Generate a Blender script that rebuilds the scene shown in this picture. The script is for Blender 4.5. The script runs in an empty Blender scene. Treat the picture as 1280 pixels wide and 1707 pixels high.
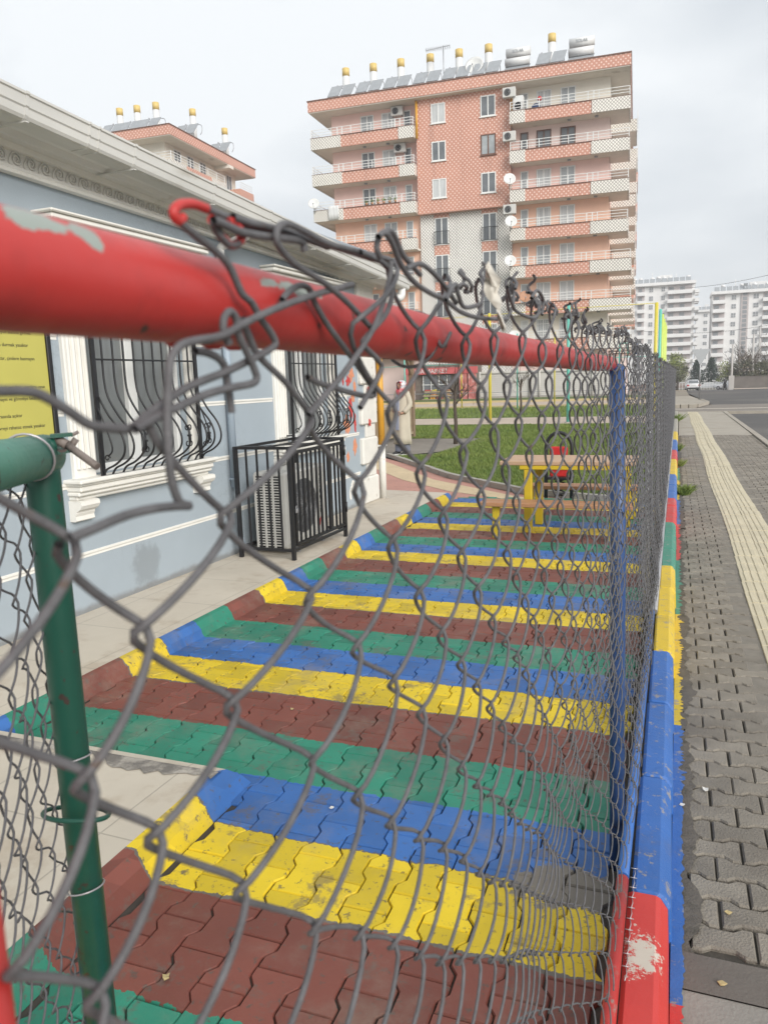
import bpy, math, random
import numpy as np
from mathutils import Vector, Matrix
random.seed(7); rng = np.random.default_rng(7)
R = math.radians
sc = bpy.context.scene
COL = sc.collection

# ------------------------------------------------------------------ camera
F, PPX, PPY, CH = 1280.0, 640.0, 853.5, 1.6
RM = np.array([[0.9380959, -0.0279226, 0.3452483], [0.3448823, 0.1677514, -0.9235343], [-0.0321284, 0.9854338, 0.1669969]])
CAM = np.array([0.0, 0.0, CH])
cam = bpy.data.cameras.new('camera')
cam.sensor_fit = 'VERTICAL'; cam.sensor_height = 36.0; cam.sensor_width = 27.0
cam.lens = 36.0 * F / 1707.0
cam.clip_start = 0.02; cam.clip_end = 4000.0
cam.dof.use_dof = True; cam.dof.focus_distance = 5.0; cam.dof.aperture_fstop = 13.0
camo = bpy.data.objects.new('camera', cam); COL.objects.link(camo)
m4 = Matrix.Identity(4)
for i in range(3):
    for j in range(3):
        m4[i][j] = RM[i, j]
    m4[i][3] = CAM[i]
camo.matrix_world = m4
sc.camera = camo

# ------------------------------------------------------------------ sky, sun, exposure
SUN_EL, SUN_AZ = 26.0, 130.0      # azimuth clockwise from +Y
w = bpy.data.worlds.new('World'); sc.world = w; w.use_nodes = True
nt = w.node_tree; nt.nodes.clear()
def nn(t, ty, **kw):
    n = t.nodes.new(ty)
    for k, v in kw.items(): setattr(n, k, v)
    return n
sky = nn(nt, 'ShaderNodeTexSky', sky_type='NISHITA', sun_disc=False, sun_elevation=R(SUN_EL), sun_rotation=R(SUN_AZ))
bg1 = nn(nt, 'ShaderNodeBackground'); bg1.inputs[1].default_value = 0.05
nt.links.new(sky.outputs[0], bg1.inputs[0])
tc = nn(nt, 'ShaderNodeTexCoord')
mp = nn(nt, 'ShaderNodeMapping'); mp.inputs['Scale'].default_value = (1.0, 1.0, 2.6); mp.inputs['Location'].default_value = (3.1, 0.4, 0.2)
nt.links.new(tc.outputs['Generated'], mp.inputs[0])
nz = nn(nt, 'ShaderNodeTexNoise'); nz.inputs['Scale'].default_value = 2.1; nz.inputs['Detail'].default_value = 5.0; nz.inputs['Roughness'].default_value = 0.5
nt.links.new(mp.outputs[0], nz.inputs[0])
rp = nn(nt, 'ShaderNodeValToRGB')
rp.color_ramp.elements[0].position = 0.36; rp.color_ramp.elements[0].color = (0.52, 0.555, 0.59, 1)
rp.color_ramp.elements[1].position = 0.60; rp.color_ramp.elements[1].color = (0.70, 0.725, 0.745, 1)
nt.links.new(nz.outputs[0], rp.inputs[0])
bg2 = nn(nt, 'ShaderNodeBackground'); bg2.inputs[1].default_value = 1.08
nt.links.new(rp.outputs[0], bg2.inputs[0])
mxs = nn(nt, 'ShaderNodeMixShader'); mxs.inputs[0].default_value = 0.94
nt.links.new(bg1.outputs[0], mxs.inputs[1]); nt.links.new(bg2.outputs[0], mxs.inputs[2])
wo = nn(nt, 'ShaderNodeOutputWorld'); nt.links.new(mxs.outputs[0], wo.inputs[0])
sun = bpy.data.lights.new('sun', 'SUN'); sun.energy = 2.7; sun.angle = R(34); sun.color = (1, 0.965, 0.91)
suno = bpy.data.objects.new('sun', sun); COL.objects.link(suno)
suno.rotation_euler = (R(90 - SUN_EL), 0, R(180 - SUN_AZ))
sc.view_settings.view_transform = 'Standard'; sc.view_settings.look = 'None'
sc.view_settings.exposure = 0.45; sc.view_settings.gamma = 1.0

# ------------------------------------------------------------------ helpers
def ray(px, py):
    return RM @ np.array([(px - PPX) / F, -(py - PPY) / F, -1.0])
def at(px, py, y):               # the point seen at a photo pixel on the plane Y = y
    d = ray(px, py); return CAM + d * (y / d[1])
def atx(px, py, x):
    d = ray(px, py); return CAM + d * (x / d[0])
def ground(px, py, z=0.0):
    d = ray(px, py); return CAM + d * ((z - CH) / d[2])
def gz(y):
    return 0.0 if y < 70 else -0.02 * (y - 70)

class MB:
    """collects polygons of several materials into one mesh"""
    def __init__(s): s.v = []; s.f = []; s.m = []; s.k = 1.0; s.sm = []
    def poly(s, pts, mi=0, sm=False):
        b = len(s.v); s.v += [tuple(p) for p in pts]; s.f.append(tuple(range(b, b + len(pts)))); s.m.append(mi); s.sm.append(sm); return s
    def box(s, x0, y0, z0, x1, y1, z1, mi=0):
        b = len(s.v)
        s.v += [(x0,y0,z0),(x1,y0,z0),(x1,y1,z0),(x0,y1,z0),(x0,y0,z1),(x1,y0,z1),(x1,y1,z1),(x0,y1,z1)]
        for q in ((0,3,2,1),(4,5,6,7),(0,1,5,4),(1,2,6,5),(2,3,7,6),(3,0,4,7)):
            s.f.append(tuple(b + i for i in q)); s.m.append(mi); s.sm.append(False)
        return s
    def bbox(s, x0, y0, z0, x1, y1, z1, c=0.004, mi=0):
        """box with chamfered edges"""
        X = (x0, x0 + c, x1 - c, x1); Y = (y0, y0 + c, y1 - c, y1); Z = (z0, z0 + c, z1 - c, z1)
        def P(a, bb, cc): return (X[a], Y[bb], Z[cc])
        q = s.poly
        q([P(1,1,3),P(2,1,3),P(2,2,3),P(1,2,3)],mi); q([P(1,1,0),P(1,2,0),P(2,2,0),P(2,1,0)],mi)
        q([P(1,0,1),P(2,0,1),P(2,0,2),P(1,0,2)],mi); q([P(1,3,1),P(1,3,2),P(2,3,2),P(2,3,1)],mi)
        q([P(0,1,1),P(0,1,2),P(0,2,2),P(0,2,1)],mi); q([P(3,1,1),P(3,2,1),P(3,2,2),P(3,1,2)],mi)
        for z, a in ((3,2),(0,1)):
            q([P(1,0,a),P(2,0,a),P(2,1,z),P(1,1,z)],mi); q([P(1,3,a),P(1,2,z),P(2,2,z),P(2,3,a)],mi)
            q([P(0,1,a),P(1,1,z),P(1,2,z),P(0,2,a)],mi); q([P(3,1,a),P(3,2,a),P(2,2,z),P(2,1,z)],mi)
        for x, a in ((0,1),(3,2)):
            for y, bb in ((0,1),(3,2)):
                q([P(a,y,1),P(a,y,2),P(x,bb,2),P(x,bb,1)],mi)
                for z, cc in ((0,1),(3,2)): q([P(a,y,cc),P(x,bb,cc),P(a,bb,z)],mi)
        return s
    def rod(s, a, b, w, h, mi=0, up=(0,0,1)):
        """rectangular bar from a to b, w wide and h high"""
        a = Vector(a); b = Vector(b); t = (b - a).normalized(); u = Vector(up)
        if abs(t.dot(u)) > 0.98: u = Vector((0,1,0))
        sx = t.cross(u).normalized() * (w / 2); sz = sx.cross(t).normalized() * (h / 2)
        n = len(s.v)
        for p in (a, b):
            for e, g in ((-1,-1),(1,-1),(1,1),(-1,1)): s.v.append(tuple(p + sx * e + sz * g))
        for q in ((0,1,2,3),(7,6,5,4),(0,4,5,1),(1,5,6,2),(2,6,7,3),(3,7,4,0)):
            s.f.append(tuple(n + i for i in q)); s.m.append(mi); s.sm.append(False)
        return s
    def tube(s, pts, r, n=8, mi=0, closed=False, cap=True, rs=None):
        P = np.asarray(pts, float); N = len(P)
        T = np.roll(P, -1, 0) - np.roll(P, 1, 0)
        if not closed: T[0] = P[1] - P[0]; T[-1] = P[-1] - P[-2]
        T /= np.maximum(np.linalg.norm(T, axis=1), 1e-9)[:, None]
        u = np.array([0, 0, 1.0]) if abs(T[0][2]) < 0.9 else np.array([1.0, 0, 0])
        U = np.zeros_like(P); c = np.cross(T[0], u); U[0] = c / np.linalg.norm(c)
        for i in range(1, N):
            c = U[i-1] - T[i] * np.dot(U[i-1], T[i]); U[i] = c / max(np.linalg.norm(c), 1e-9)
        W = np.cross(T, U); a = np.arange(n) * 2 * np.pi / n
        rr = np.full(N, r) if rs is None else np.asarray(rs)
        V = P[:, None, :] + rr[:, None, None] * (np.cos(a)[None, :, None] * U[:, None, :] + np.sin(a)[None, :, None] * W[:, None, :])
        b = len(s.v); s.v += [tuple(x) for x in V.reshape(-1, 3)]
        for i in range(N if closed else N - 1):
            i2 = (i + 1) % N
            for j in range(n):
                j2 = (j + 1) % n
                s.f.append((b + i*n + j, b + i*n + j2, b + i2*n + j2, b + i2*n + j)); s.m.append(mi); s.sm.append(True)
        if cap and not closed:
            s.f.append(tuple(b + j for j in reversed(range(n)))); s.m.append(mi); s.sm.append(False)
            s.f.append(tuple(b + (N-1)*n + j for j in range(n))); s.m.append(mi); s.sm.append(False)
        return s
    def cyl(s, a, b, r, n=12, mi=0, r2=None):
        return s.tube([a, b], r, n, mi, rs=[r, r if r2 is None else r2])
    def loft(s, rings, mi=0, cap=True, sm=True):
        n = len(rings[0]); b = len(s.v)
        for g in rings: s.v += [tuple(p) for p in g]
        for i in range(len(rings) - 1):
            for j in range(n):
                j2 = (j + 1) % n
                s.f.append((b+i*n+j, b+i*n+j2, b+(i+1)*n+j2, b+(i+1)*n+j)); s.m.append(mi); s.sm.append(sm)
        if cap:
            s.f.append(tuple(b + j for j in reversed(range(n)))); s.m.append(mi); s.sm.append(False)
            s.f.append(tuple(b + (len(rings)-1)*n + j for j in range(n))); s.m.append(mi); s.sm.append(False)
        return s
    def prism(s, prof, axis, a, b, mi=0, za=None):
        """closed 2-D profile swept along axis 'x'/'y'/'z' from a to b"""
        def P(p, t):
            return (t, p[0], p[1]) if axis == 'x' else ((p[0], t, p[1]) if axis == 'y' else (p[0], p[1], t))
        return s.loft([[P(p, a) for p in prof], [P(p, b) for p in prof]], mi, True, False)
    def ball(s, c, r, mi=0, n=12, k=8, sz=(1,1,1)):
        rings = []
        for i in range(1, k):
            t = math.pi * i / k
            rings.append([(c[0] + r*sz[0]*math.sin(t)*math.cos(2*math.pi*j/n), c[1] + r*sz[1]*math.sin(t)*math.sin(2*math.pi*j/n), c[2] - r*sz[2]*math.cos(t)) for j in range(n)])
        return s.loft(rings, mi)
    def xf(s, M):
        s.v = [tuple(M @ Vector(p)) for p in s.v]; return s
    def build(s, name, mats, parent=None, loc=None):
        me = bpy.data.meshes.new(name)
        vv = s.v if s.k == 1.0 else [(x*s.k, y*s.k, z*s.k) for x, y, z in s.v]
        me.from_pydata(vv, [], s.f)
        for m in (mats if isinstance(mats, (list, tuple)) else [mats]): me.materials.append(m)
        if len(me.polygons) == len(s.m):
            me.polygons.foreach_set('material_index', s.m); me.polygons.foreach_set('use_smooth', s.sm)
        me.update()
        return link(name, me, parent, loc)
def link(name, me, parent=None, loc=None):
    o = bpy.data.objects.new(name, me); COL.objects.link(o)
    if parent is not None: o.parent = parent
    if loc is not None: o.location = loc
    return o
def tag(o, label=None, cat=None, group=None, kind=None):
    if label: o['label'] = label
    if cat: o['category'] = cat
    if group: o['group'] = group
    if kind: o['kind'] = kind
    return o
def thing(name, label, cat, loc=(0,0,0), rz=0.0, group=None):
    o = bpy.data.objects.new(name, None); COL.objects.link(o); o.empty_display_size = 0.1
    o.location = loc; o.rotation_euler = (0, 0, rz)
    return tag(o, label, cat, group)
def struct(mb, name, mats): return tag(mb.build(name, mats), kind='structure')
def dup(o, loc=None, rz=None, label=None):
    def rec(x, par):
        c = x.copy(); COL.objects.link(c)
        if par is not None: c.parent = par
        for ch in kids.get(x.name, []): rec(ch, c)
        return c
    kids = {}
    for x in COL.objects:
        if x.parent: kids.setdefault(x.parent.name, []).append(x)
    r = rec(o, None)
    if loc is not None: r.location = loc
    if rz is not None: r.rotation_euler = (0, 0, rz)
    if label: r['label'] = label
    return r
def text(s, size, mat, name, parent, M, ext=0.002, align='LEFT', shear=0.0):
    cu = bpy.data.curves.new(name, 'FONT'); cu.body = s; cu.size = size; cu.extrude = ext; cu.align_x = align; cu.shear = shear
    o = bpy.data.objects.new(name, cu); COL.objects.link(o)
    me = bpy.data.meshes.new_from_object(o.evaluated_get(bpy.context.evaluated_depsgraph_get()))
    bpy.data.objects.remove(o); bpy.data.curves.remove(cu)
    me.transform(M); me.materials.clear(); me.materials.append(mat)
    return link(name, me, parent)

# ------------------------------------------------------------------ materials
def newmat(name):
    m = bpy.data.materials.new(name); m.use_nodes = True; t = m.node_tree
    return m, t, t.nodes['Principled BSDF']
def L(t, a, b): t.links.new(a, b)
def math_n(t, op, a=None, b=None, c=None):
    n = nn(t, 'ShaderNodeMath', operation=op)
    for i, x in enumerate((a, b, c)):
        if x is None: continue
        if isinstance(x, (int, float)): n.inputs[i].default_value = x
        else: t.links.new(x, n.inputs[i])
    return n.outputs[0]
def mixc(t, fac, a, b):
    n = nn(t, 'ShaderNodeMix', data_type='RGBA')
    for i, x in ((0, fac), (6, a), (7, b)):
        if isinstance(x, (int, float)): n.inputs[i].default_value = x
        elif isinstance(x, tuple): n.inputs[i].default_value = (*x, 1) if len(x) == 3 else x
        else: t.links.new(x, n.inputs[i])
    return n.outputs[2]
def noise(t, vec, scale, det=4.0, rough=0.55):
    n = nn(t, 'ShaderNodeTexNoise'); n.inputs['Scale'].default_value = scale; n.inputs['Detail'].default_value = det; n.inputs['Roughness'].default_value = rough
    if vec is not None: t.links.new(vec, n.inputs['Vector'])
    return n.outputs[0]
def smooth(t, x, lo, hi):
    n = nn(t, 'ShaderNodeMapRange', interpolation_type='SMOOTHSTEP')
    t.links.new(x, n.inputs[0]); n.inputs[1].default_value = lo; n.inputs[2].default_value = hi
    return n.outputs[0]
def bump(t, b, h, st, dist=0.01):
    n = nn(t, 'ShaderNodeBump'); n.inputs['Strength'].default_value = st; n.inputs['Distance'].default_value = dist
    t.links.new(h, n.inputs['Height']); t.links.new(n.outputs[0], b.inputs['Normal'])
def coords(t, which='Object'):
    if which == 'Position': return nn(t, 'ShaderNodeNewGeometry').outputs['Position']
    return nn(t, 'ShaderNodeTexCoord').outputs[which]
def mat(name, c, rough=0.6, var=0.12, scale=5.0, bs=0.0, bscale=60.0, metal=0.0, dirt=None, dscale=3.0, dlo=0.55, dhi=0.75, island=0.0, co='Object', stretch=None, spec=0.5):
    m, t, b = newmat(name)
    v = coords(t, co)
    if stretch:
        mm = nn(t, 'ShaderNodeMapping'); mm.inputs['Scale'].default_value = stretch; L(t, v, mm.inputs[0]); v = mm.outputs[0]
    n1 = noise(t, v, scale, 6)
    col = mixc(t, n1, tuple(max(0, x * (1 - 2*var)) for x in c), tuple(min(1, x * (1 + 2*var)) for x in c))
    if island:
        g = nn(t, 'ShaderNodeNewGeometry').outputs['Random Per Island']
        k = math_n(t, 'MULTIPLY_ADD', g, 2 * island, 1 - island)
        vm = nn(t, 'ShaderNodeVectorMath', operation='SCALE'); L(t, col, vm.inputs[0]); L(t, k, vm.inputs['Scale']); col = vm.outputs[0]
    if dirt:
        d = smooth(t, noise(t, v, dscale, 8, 0.65), dlo, dhi); col = mixc(t, d, col, dirt)
    L(t, col, b.inputs['Base Color'])
    b.inputs['Roughness'].default_value = rough; b.inputs['Metallic'].default_value = metal; b.inputs['Specular IOR Level'].default_value = spec
    if bs: bump(t, b, noise(t, v, bscale, 5), bs)
    return m
def glass_mat(name, c=(0.05,0.06,0.07), rough=0.08):
    m, t, b = newmat(name); v = coords(t)
    L(t, mixc(t, noise(t, v, 1.3, 3), tuple(x*0.6 for x in c), tuple(x*1.5 for x in c)), b.inputs['Base Color'])
    b.inputs['Roughness'].default_value = rough; b.inputs['Specular IOR Level'].default_value = 0.7
    return m
def diag_mat(name, base, mark, p, kind, rough=0.5):
    """diamond facade tiling: 'lattice' = crossing dark lines, 'dots' = light diamonds"""
    m, t, b = newmat(name); v = coords(t)
    sp = nn(t, 'ShaderNodeSeparateXYZ'); L(t, v, sp.inputs[0])
    u = math_n(t, 'ADD', sp.outputs[0], sp.outputs[1])
    a = math_n(t, 'FRACT', math_n(t, 'MULTIPLY', math_n(t, 'ADD', u, sp.outputs[2]), 1 / p))
    c = math_n(t, 'FRACT', math_n(t, 'MULTIPLY', math_n(t, 'SUBTRACT', u, sp.outputs[2]), 1 / p))
    da = math_n(t, 'ABSOLUTE', math_n(t, 'SUBTRACT', a, 0.5)); dc = math_n(t, 'ABSOLUTE', math_n(t, 'SUBTRACT', c, 0.5))
    f = math_n(t, 'GREATER_THAN', math_n(t, 'MAXIMUM', da, dc), 0.405) if kind == 'lattice' else math_n(t, 'LESS_THAN', math_n(t, 'MAXIMUM', da, dc), 0.2)
    n1 = noise(t, v, 0.5, 5)
    bc = mixc(t, n1, tuple(x * 0.82 for x in base), tuple(min(1, x * 1.15) for x in base))
    col = mixc(t, f, bc, mark)
    mm = nn(t, 'ShaderNodeMapping'); mm.inputs['Scale'].default_value = (2.2, 2.2, .16); L(t, v, mm.inputs[0])
    st = smooth(t, noise(t, mm.outputs[0], .8, 6, .65), .52, .78); col = mixc(t, math_n(t, 'MULTIPLY', st, .38), col, tuple(x*.5 for x in base))
    L(t, col, b.inputs['Base Color']); b.inputs['Roughness'].default_value = rough
    return m
M = {}
M['blue_wall'] = mat('blue_render', (0.335,0.385,0.425), 0.8, 0.05, 3, 0.15, 180, dirt=(0.27,0.30,0.32), dscale=1.2, dlo=0.6, dhi=0.8)
M['white_plaster'] = mat('white_plaster', (0.74,0.72,0.67), 0.8, 0.06, 6, 0.2, 120, dirt=(0.42,0.39,0.34), dscale=4, dlo=0.6, dhi=0.8)
M['soffit'] = mat('soffit_plaster', (0.66,0.645,0.615), 0.8, 0.06, 3, 0.1, 80, dirt=(0.50,0.47,0.42), dscale=2)
M['gutter'] = mat('gutter_sheet', (0.56,0.55,0.52), 0.55, 0.10, 5, 0.08, 30, dirt=(0.36,0.33,0.28), dscale=3.5, dlo=0.58, dhi=0.8, stretch=(1,0.3,1))
M['pvc_white'] = mat('white_pvc', (0.68,0.68,0.66), 0.4, 0.04, 6)
M['glass'] = glass_mat('window_glass', (0.16,0.17,0.17), 0.12)
M['curtain'] = mat('net_curtain', (0.27,0.28,0.28), 0.9, 0.06, 14, stretch=(8,8,0.4))
M['black_iron'] = mat('black_iron', (0.013,0.013,0.015), 0.45, 0.3, 20, 0.1, 90, dirt=(0.03,0.022,0.018), dscale=9)
M['board_yellow'] = mat('board_yellow', (0.47,0.43,0.10), 0.45, 0.05, 3)
M['black_print'] = mat('black_print', (0.03,0.03,0.025), 0.6, 0.1)
M['ac_white'] = mat('ac_casing', (0.55,0.54,0.51), 0.45, 0.05, 6, dirt=(0.4,0.38,0.33), dscale=5, dlo=0.62)
M['dark_void'] = mat('dark_slot', (0.012,0.012,0.013), 0.8, 0.1)
M['red_print'] = mat('red_print', (0.42,0.03,0.035), 0.5, 0.1)
M['grey_metal'] = mat('grey_metal', (0.35,0.35,0.36), 0.4, 0.12, 12, metal=0.6)
M['wire'] = mat('coated_wire', (0.105,0.102,0.106), 0.55, 0.28, 70, 0.25, 500, spec=0.35, dirt=(0.10,0.065,0.045), dscale=60, dlo=.62, dhi=.72)
M['wire_bright'] = mat('bright_tie_wire', (0.42,0.40,0.41), 0.35, 0.1, 30, metal=0.5)
def paint_tube(name, c, under, chips=(0.60, 0.66), scale=9.0, dark=(0.05,0.03,0.025), spots=()):
    m, t, b = newmat(name); v = coords(t, 'Position')
    n1 = noise(t, v, 6, 5); col = mixc(t, n1, tuple(x*0.8 for x in c), tuple(min(1, x*1.18) for x in c))
    ch = smooth(t, noise(t, v, scale, 6, 0.6), *chips); col = mixc(t, ch, col, under)
    for (sx_, sy_, sz_), (ax, ay, az), rad in spots:      # chips with a place of their own
        vd = nn(t, 'ShaderNodeVectorMath', operation='DISTANCE'); mm = nn(t, 'ShaderNodeMapping'); mm.inputs['Scale'].default_value = (ax, ay, az)
        L(t, v, mm.inputs[0]); L(t, mm.outputs[0], vd.inputs[0]); vd.inputs[1].default_value = (sx_*ax, sy_*ay, sz_*az)
        d = math_n(t, 'ADD', vd.outputs['Value'], math_n(t, 'MULTIPLY_ADD', noise(t, v, 75, 5, 0.6), rad*2.4, -rad*1.2))
        f = smooth(t, d, rad*1.08, rad*.92); col = mixc(t, f, col, under); ch = math_n(t, 'MAXIMUM', ch, f)
    dk = smooth(t, noise(t, v, 46, 3, 0.5), 0.66, 0.70); col = mixc(t, dk, col, dark)
    gm = smooth(t, noise(t, v, 17, 7, .7), .50, .78); col = mixc(t, math_n(t, 'MULTIPLY', gm, .42), col, tuple(x*.35+.01 for x in c))
    L(t, col, b.inputs['Base Color']); L(t, math_n(t, 'MULTIPLY_ADD', noise(t, v, 30, 5, .6), .3, .30), b.inputs['Roughness'])
    hh = math_n(t, 'ADD', math_n(t, 'MULTIPLY', ch, -0.5), math_n(t, 'MULTIPLY', noise(t, v, 28, 4), 0.5))
    bump(t, b, hh, 0.4, 0.005)
    return m
M['red_paint'] = paint_tube('red_enamel', (0.43,0.032,0.028), (0.25,0.28,0.25), (0.70, 0.72), 11, spots=[((-.199,.213,1.659),(1,.55,1.3),.0085),((-.200,.236,1.657),(1,.8,1.0),.006),((-.199,.395,1.651),(1,.16,1.6),.006),((-.199,.205,1.664),(1,1,1),.0035)])
M['blue_paint'] = paint_tube('blue_enamel', (0.025,0.065,0.185), (0.2,0.2,0.2), (0.7, 0.72), 14)
M['green_paint'] = paint_tube('green_enamel', (0.010,0.075,0.05), (0.10,0.12,0.10), (0.70, 0.73), 12)
M['green_light'] = paint_tube('green_enamel_worn', (0.06,0.22,0.16), (0.22,0.20,0.17), (0.62, 0.7), 10)
M['rust'] = mat('rusty_steel', (0.20,0.165,0.145), 0.6, 0.25, 30, 0.3, 80)
M['wood'] = mat('varnished_wood', (0.40,0.20,0.10), 0.5, 0.15, 5, 0.1, 30, stretch=(1,14,14))
M['wood_top'] = mat('worn_table_wood', (0.47,0.31,0.20), 0.55, 0.15, 5, 0.1, 30, stretch=(1,14,14))
M['wood_old'] = mat('weathered_wood', (0.24,0.17,0.11), 0.75, 0.2, 5, 0.2, 40, stretch=(8,8,1))
M['wood_pale'] = mat('weathered_pale_wood', (0.38,0.30,0.20), 0.75, 0.2, 5, 0.2, 40, stretch=(8,8,1))
M['yellow_paint'] = mat('yellow_enamel', (0.56,0.40,0.02), 0.45, 0.1, 8, dirt=(0.3,0.22,0.05), dscale=7, dlo=0.62)
M['yellow_pole'] = mat('yellow_pole_paint', (0.60,0.50,0.06), 0.45, 0.08, 5)
M['turquoise'] = mat('turquoise_paint', (0.13,0.47,0.38), 0.45, 0.1, 5)
M['lime'] = mat('lime_pole_paint', (0.50,0.60,0.12), 0.45, 0.08, 5)
M['orange_pipe'] = mat('orange_gas_pipe', (0.60,0.30,0.03), 0.45, 0.1, 6)
M['red_plastic'] = mat('red_plastic', (0.50,0.02,0.02), 0.4, 0.06)
M['rubber'] = mat('black_rubber', (0.015,0.015,0.016), 0.5, 0.15)
M['bark'] = mat('bark', (0.085,0.065,0.05), 0.9, 0.3, 12, 0.4, 60, stretch=(4,4,1))
M['concrete'] = mat('kerb_concrete', (0.33,0.31,0.27), 0.85, 0.12, 6, 0.3, 120)
M['steel_white'] = mat('white_steel', (0.72,0.72,0.70), 0.4, 0.05)
# ================================================================== THE SETTING
# ---- the ground: one sheet to the horizon, falling gently far away
g = MB()
ys = [-30, -5, 5, 20, 40, 70, 100, 150, 250, 500, 1000, 2500]
for i in range(len(ys) - 1):
    for xa, xb in ((-1500,-60),(-60,-2),(-2,60),(60,1500)):
        g.poly([(xa,ys[i],gz(ys[i])-.15),(xb,ys[i],gz(ys[i])-.15),(xb,ys[i+1],gz(ys[i+1])-.15),(xa,ys[i+1],gz(ys[i+1])-.15)])
M['earth'] = mat('dry_earth', (0.24,0.21,0.17), 0.95, 0.18, 0.7, 0.2, 20, co='Position', dirt=(0.13,0.15,0.06), dscale=0.15)
struct(g, 'ground', M['earth'])

# ---- courtyard: sand bed + interlocking painted pavers (stripes painted across them)
def stripe_mat(name, bed=False):
    m, t, b = newmat(name); v = coords(t, 'Position')
    sp = nn(t, 'ShaderNodeSeparateXYZ'); L(t, v, sp.inputs[0])
    wob = math_n(t, 'MULTIPLY_ADD', noise(t, v, 5.5, 4, 0.6), 0.055, -0.0275)
    wob2 = math_n(t, 'MULTIPLY_ADD', noise(t, v, 40, 3, 0.6), 0.035, -0.0175)
    yy = math_n(t, 'ADD', math_n(t, 'ADD', sp.outputs[1], wob), wob2)
    ph = math_n(t, 'FRACT', math_n(t, 'DIVIDE', math_n(t, 'SUBTRACT', yy, 1.885 - 15.0), 1.5))
    r = nn(t, 'ShaderNodeValToRGB'); r.color_ramp.interpolation = 'CONSTANT'; e = r.color_ramp.elements
    yel, blu, grn, brn, bare = (0.62,0.45,0.015,1), (0.035,0.125,0.36,1), (0.022,0.20,0.13,1), (0.175,0.052,0.037,1), (0.13,0.115,0.10,1)
    e[0].position = 0.0; e[0].color = yel; e[1].position = 0.228; e[1].color = bare
    for p, c in ((0.234,blu),(0.468,grn),(0.712,brn),(0.992,bare)):
        x = e.new(p); x.color = c
    L(t, ph, r.inputs[0]); col = r.outputs[0]
    # tone differences from block to block and within a stripe
    g = nn(t, 'ShaderNodeNewGeometry').outputs['Random Per Island']
    k = math_n(t, 'ADD', math_n(t, 'MULTIPLY', g, 0.0 if bed else 0.34), math_n(t, 'MULTIPLY_ADD', noise(t, v, 3.2, 5, 0.6), 0.6, 0.54 if not bed else 0.7))
    vm = nn(t, 'ShaderNodeVectorMath', operation='SCALE'); L(t, col, vm.inputs[0]); L(t, k, vm.inputs['Scale']); col = vm.outputs[0]
    # worn-through flecks, a bare concrete patch by the post
    fl = smooth(t, noise(t, v, 30, 8, 0.72), 0.575, 0.635); col = mixc(t, math_n(t, 'MULTIPLY', fl, 0.75), col, (0.085,0.075,0.062))
    gr = smooth(t, math_n(t, 'ADD', noise(t, v, 4.2, 8, 0.72), math_n(t, 'MULTIPLY', noise(t, v, 60, 3), .12)), 0.62, 0.71); col = mixc(t, math_n(t, 'MULTIPLY', gr, 0.6), col, (0.12,0.10,0.083))
    dst = nn(t, 'ShaderNodeTexNoise'); 
    dust = smooth(t, noise(t, v, 2.3, 7, 0.7), 0.48, 0.76); col = mixc(t, math_n(t, 'MULTIPLY', dust, 0.5), col, (0.25,0.21,0.165))
    vd = nn(t, 'ShaderNodeVectorMath', operation='DISTANCE')
    sc_ = nn(t, 'ShaderNodeMapping'); sc_.inputs['Scale'].default_value = (0.75,1.25,0); L(t, v, sc_.inputs[0]); L(t, sc_.outputs[0], vd.inputs[0]); vd.inputs[1].default_value = (-0.235*0.75, 2.25*1.25, 0)
    dd = math_n(t, 'ADD', vd.outputs['Value'], math_n(t, 'MULTIPLY_ADD', noise(t, v, 16, 6, 0.7), 0.36, -0.18))
    pat = smooth(t, dd, 0.155, 0.125); col = mixc(t, pat, col, (0.17,0.15,0.125))
    L(t, col, b.inputs['Base Color']); b.inputs['Roughness'].default_value = 0.62
    bump(t, b, math_n(t, 'ADD', noise(t, v, 120, 5, 0.7), math_n(t, 'MULTIPLY', fl, -0.6)), 0.35, 0.004)
    return m
M['stripes'] = stripe_mat('painted_pavers')
M['joint'] = mat('joint_sand', (0.05,0.042,0.034), 0.95, 0.3, 20, 0.3, 90, co='Position')
g = MB(); g.poly([(-3.3,-1.5,-.012),(-.09,-1.5,-.012),(-.03,10.4,-.012),(-3.3,10.4,-.012)]); struct(g, 'ground', M['joint'])
def wave(u):              # the stepped wavy edge of an interlocking paver, period 1
    u = u % 1.0
    if u < .18: return 1.0
    if u < .32: return 1.0 - 2.0 * (u - .18) / .14
    if u < .68: return -1.0
    if u < .82: return -1.0 + 2.0 * (u - .68) / .14
    return 1.0
US = [0, .18, .32, .5, .68, .82, 1.0]
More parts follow.
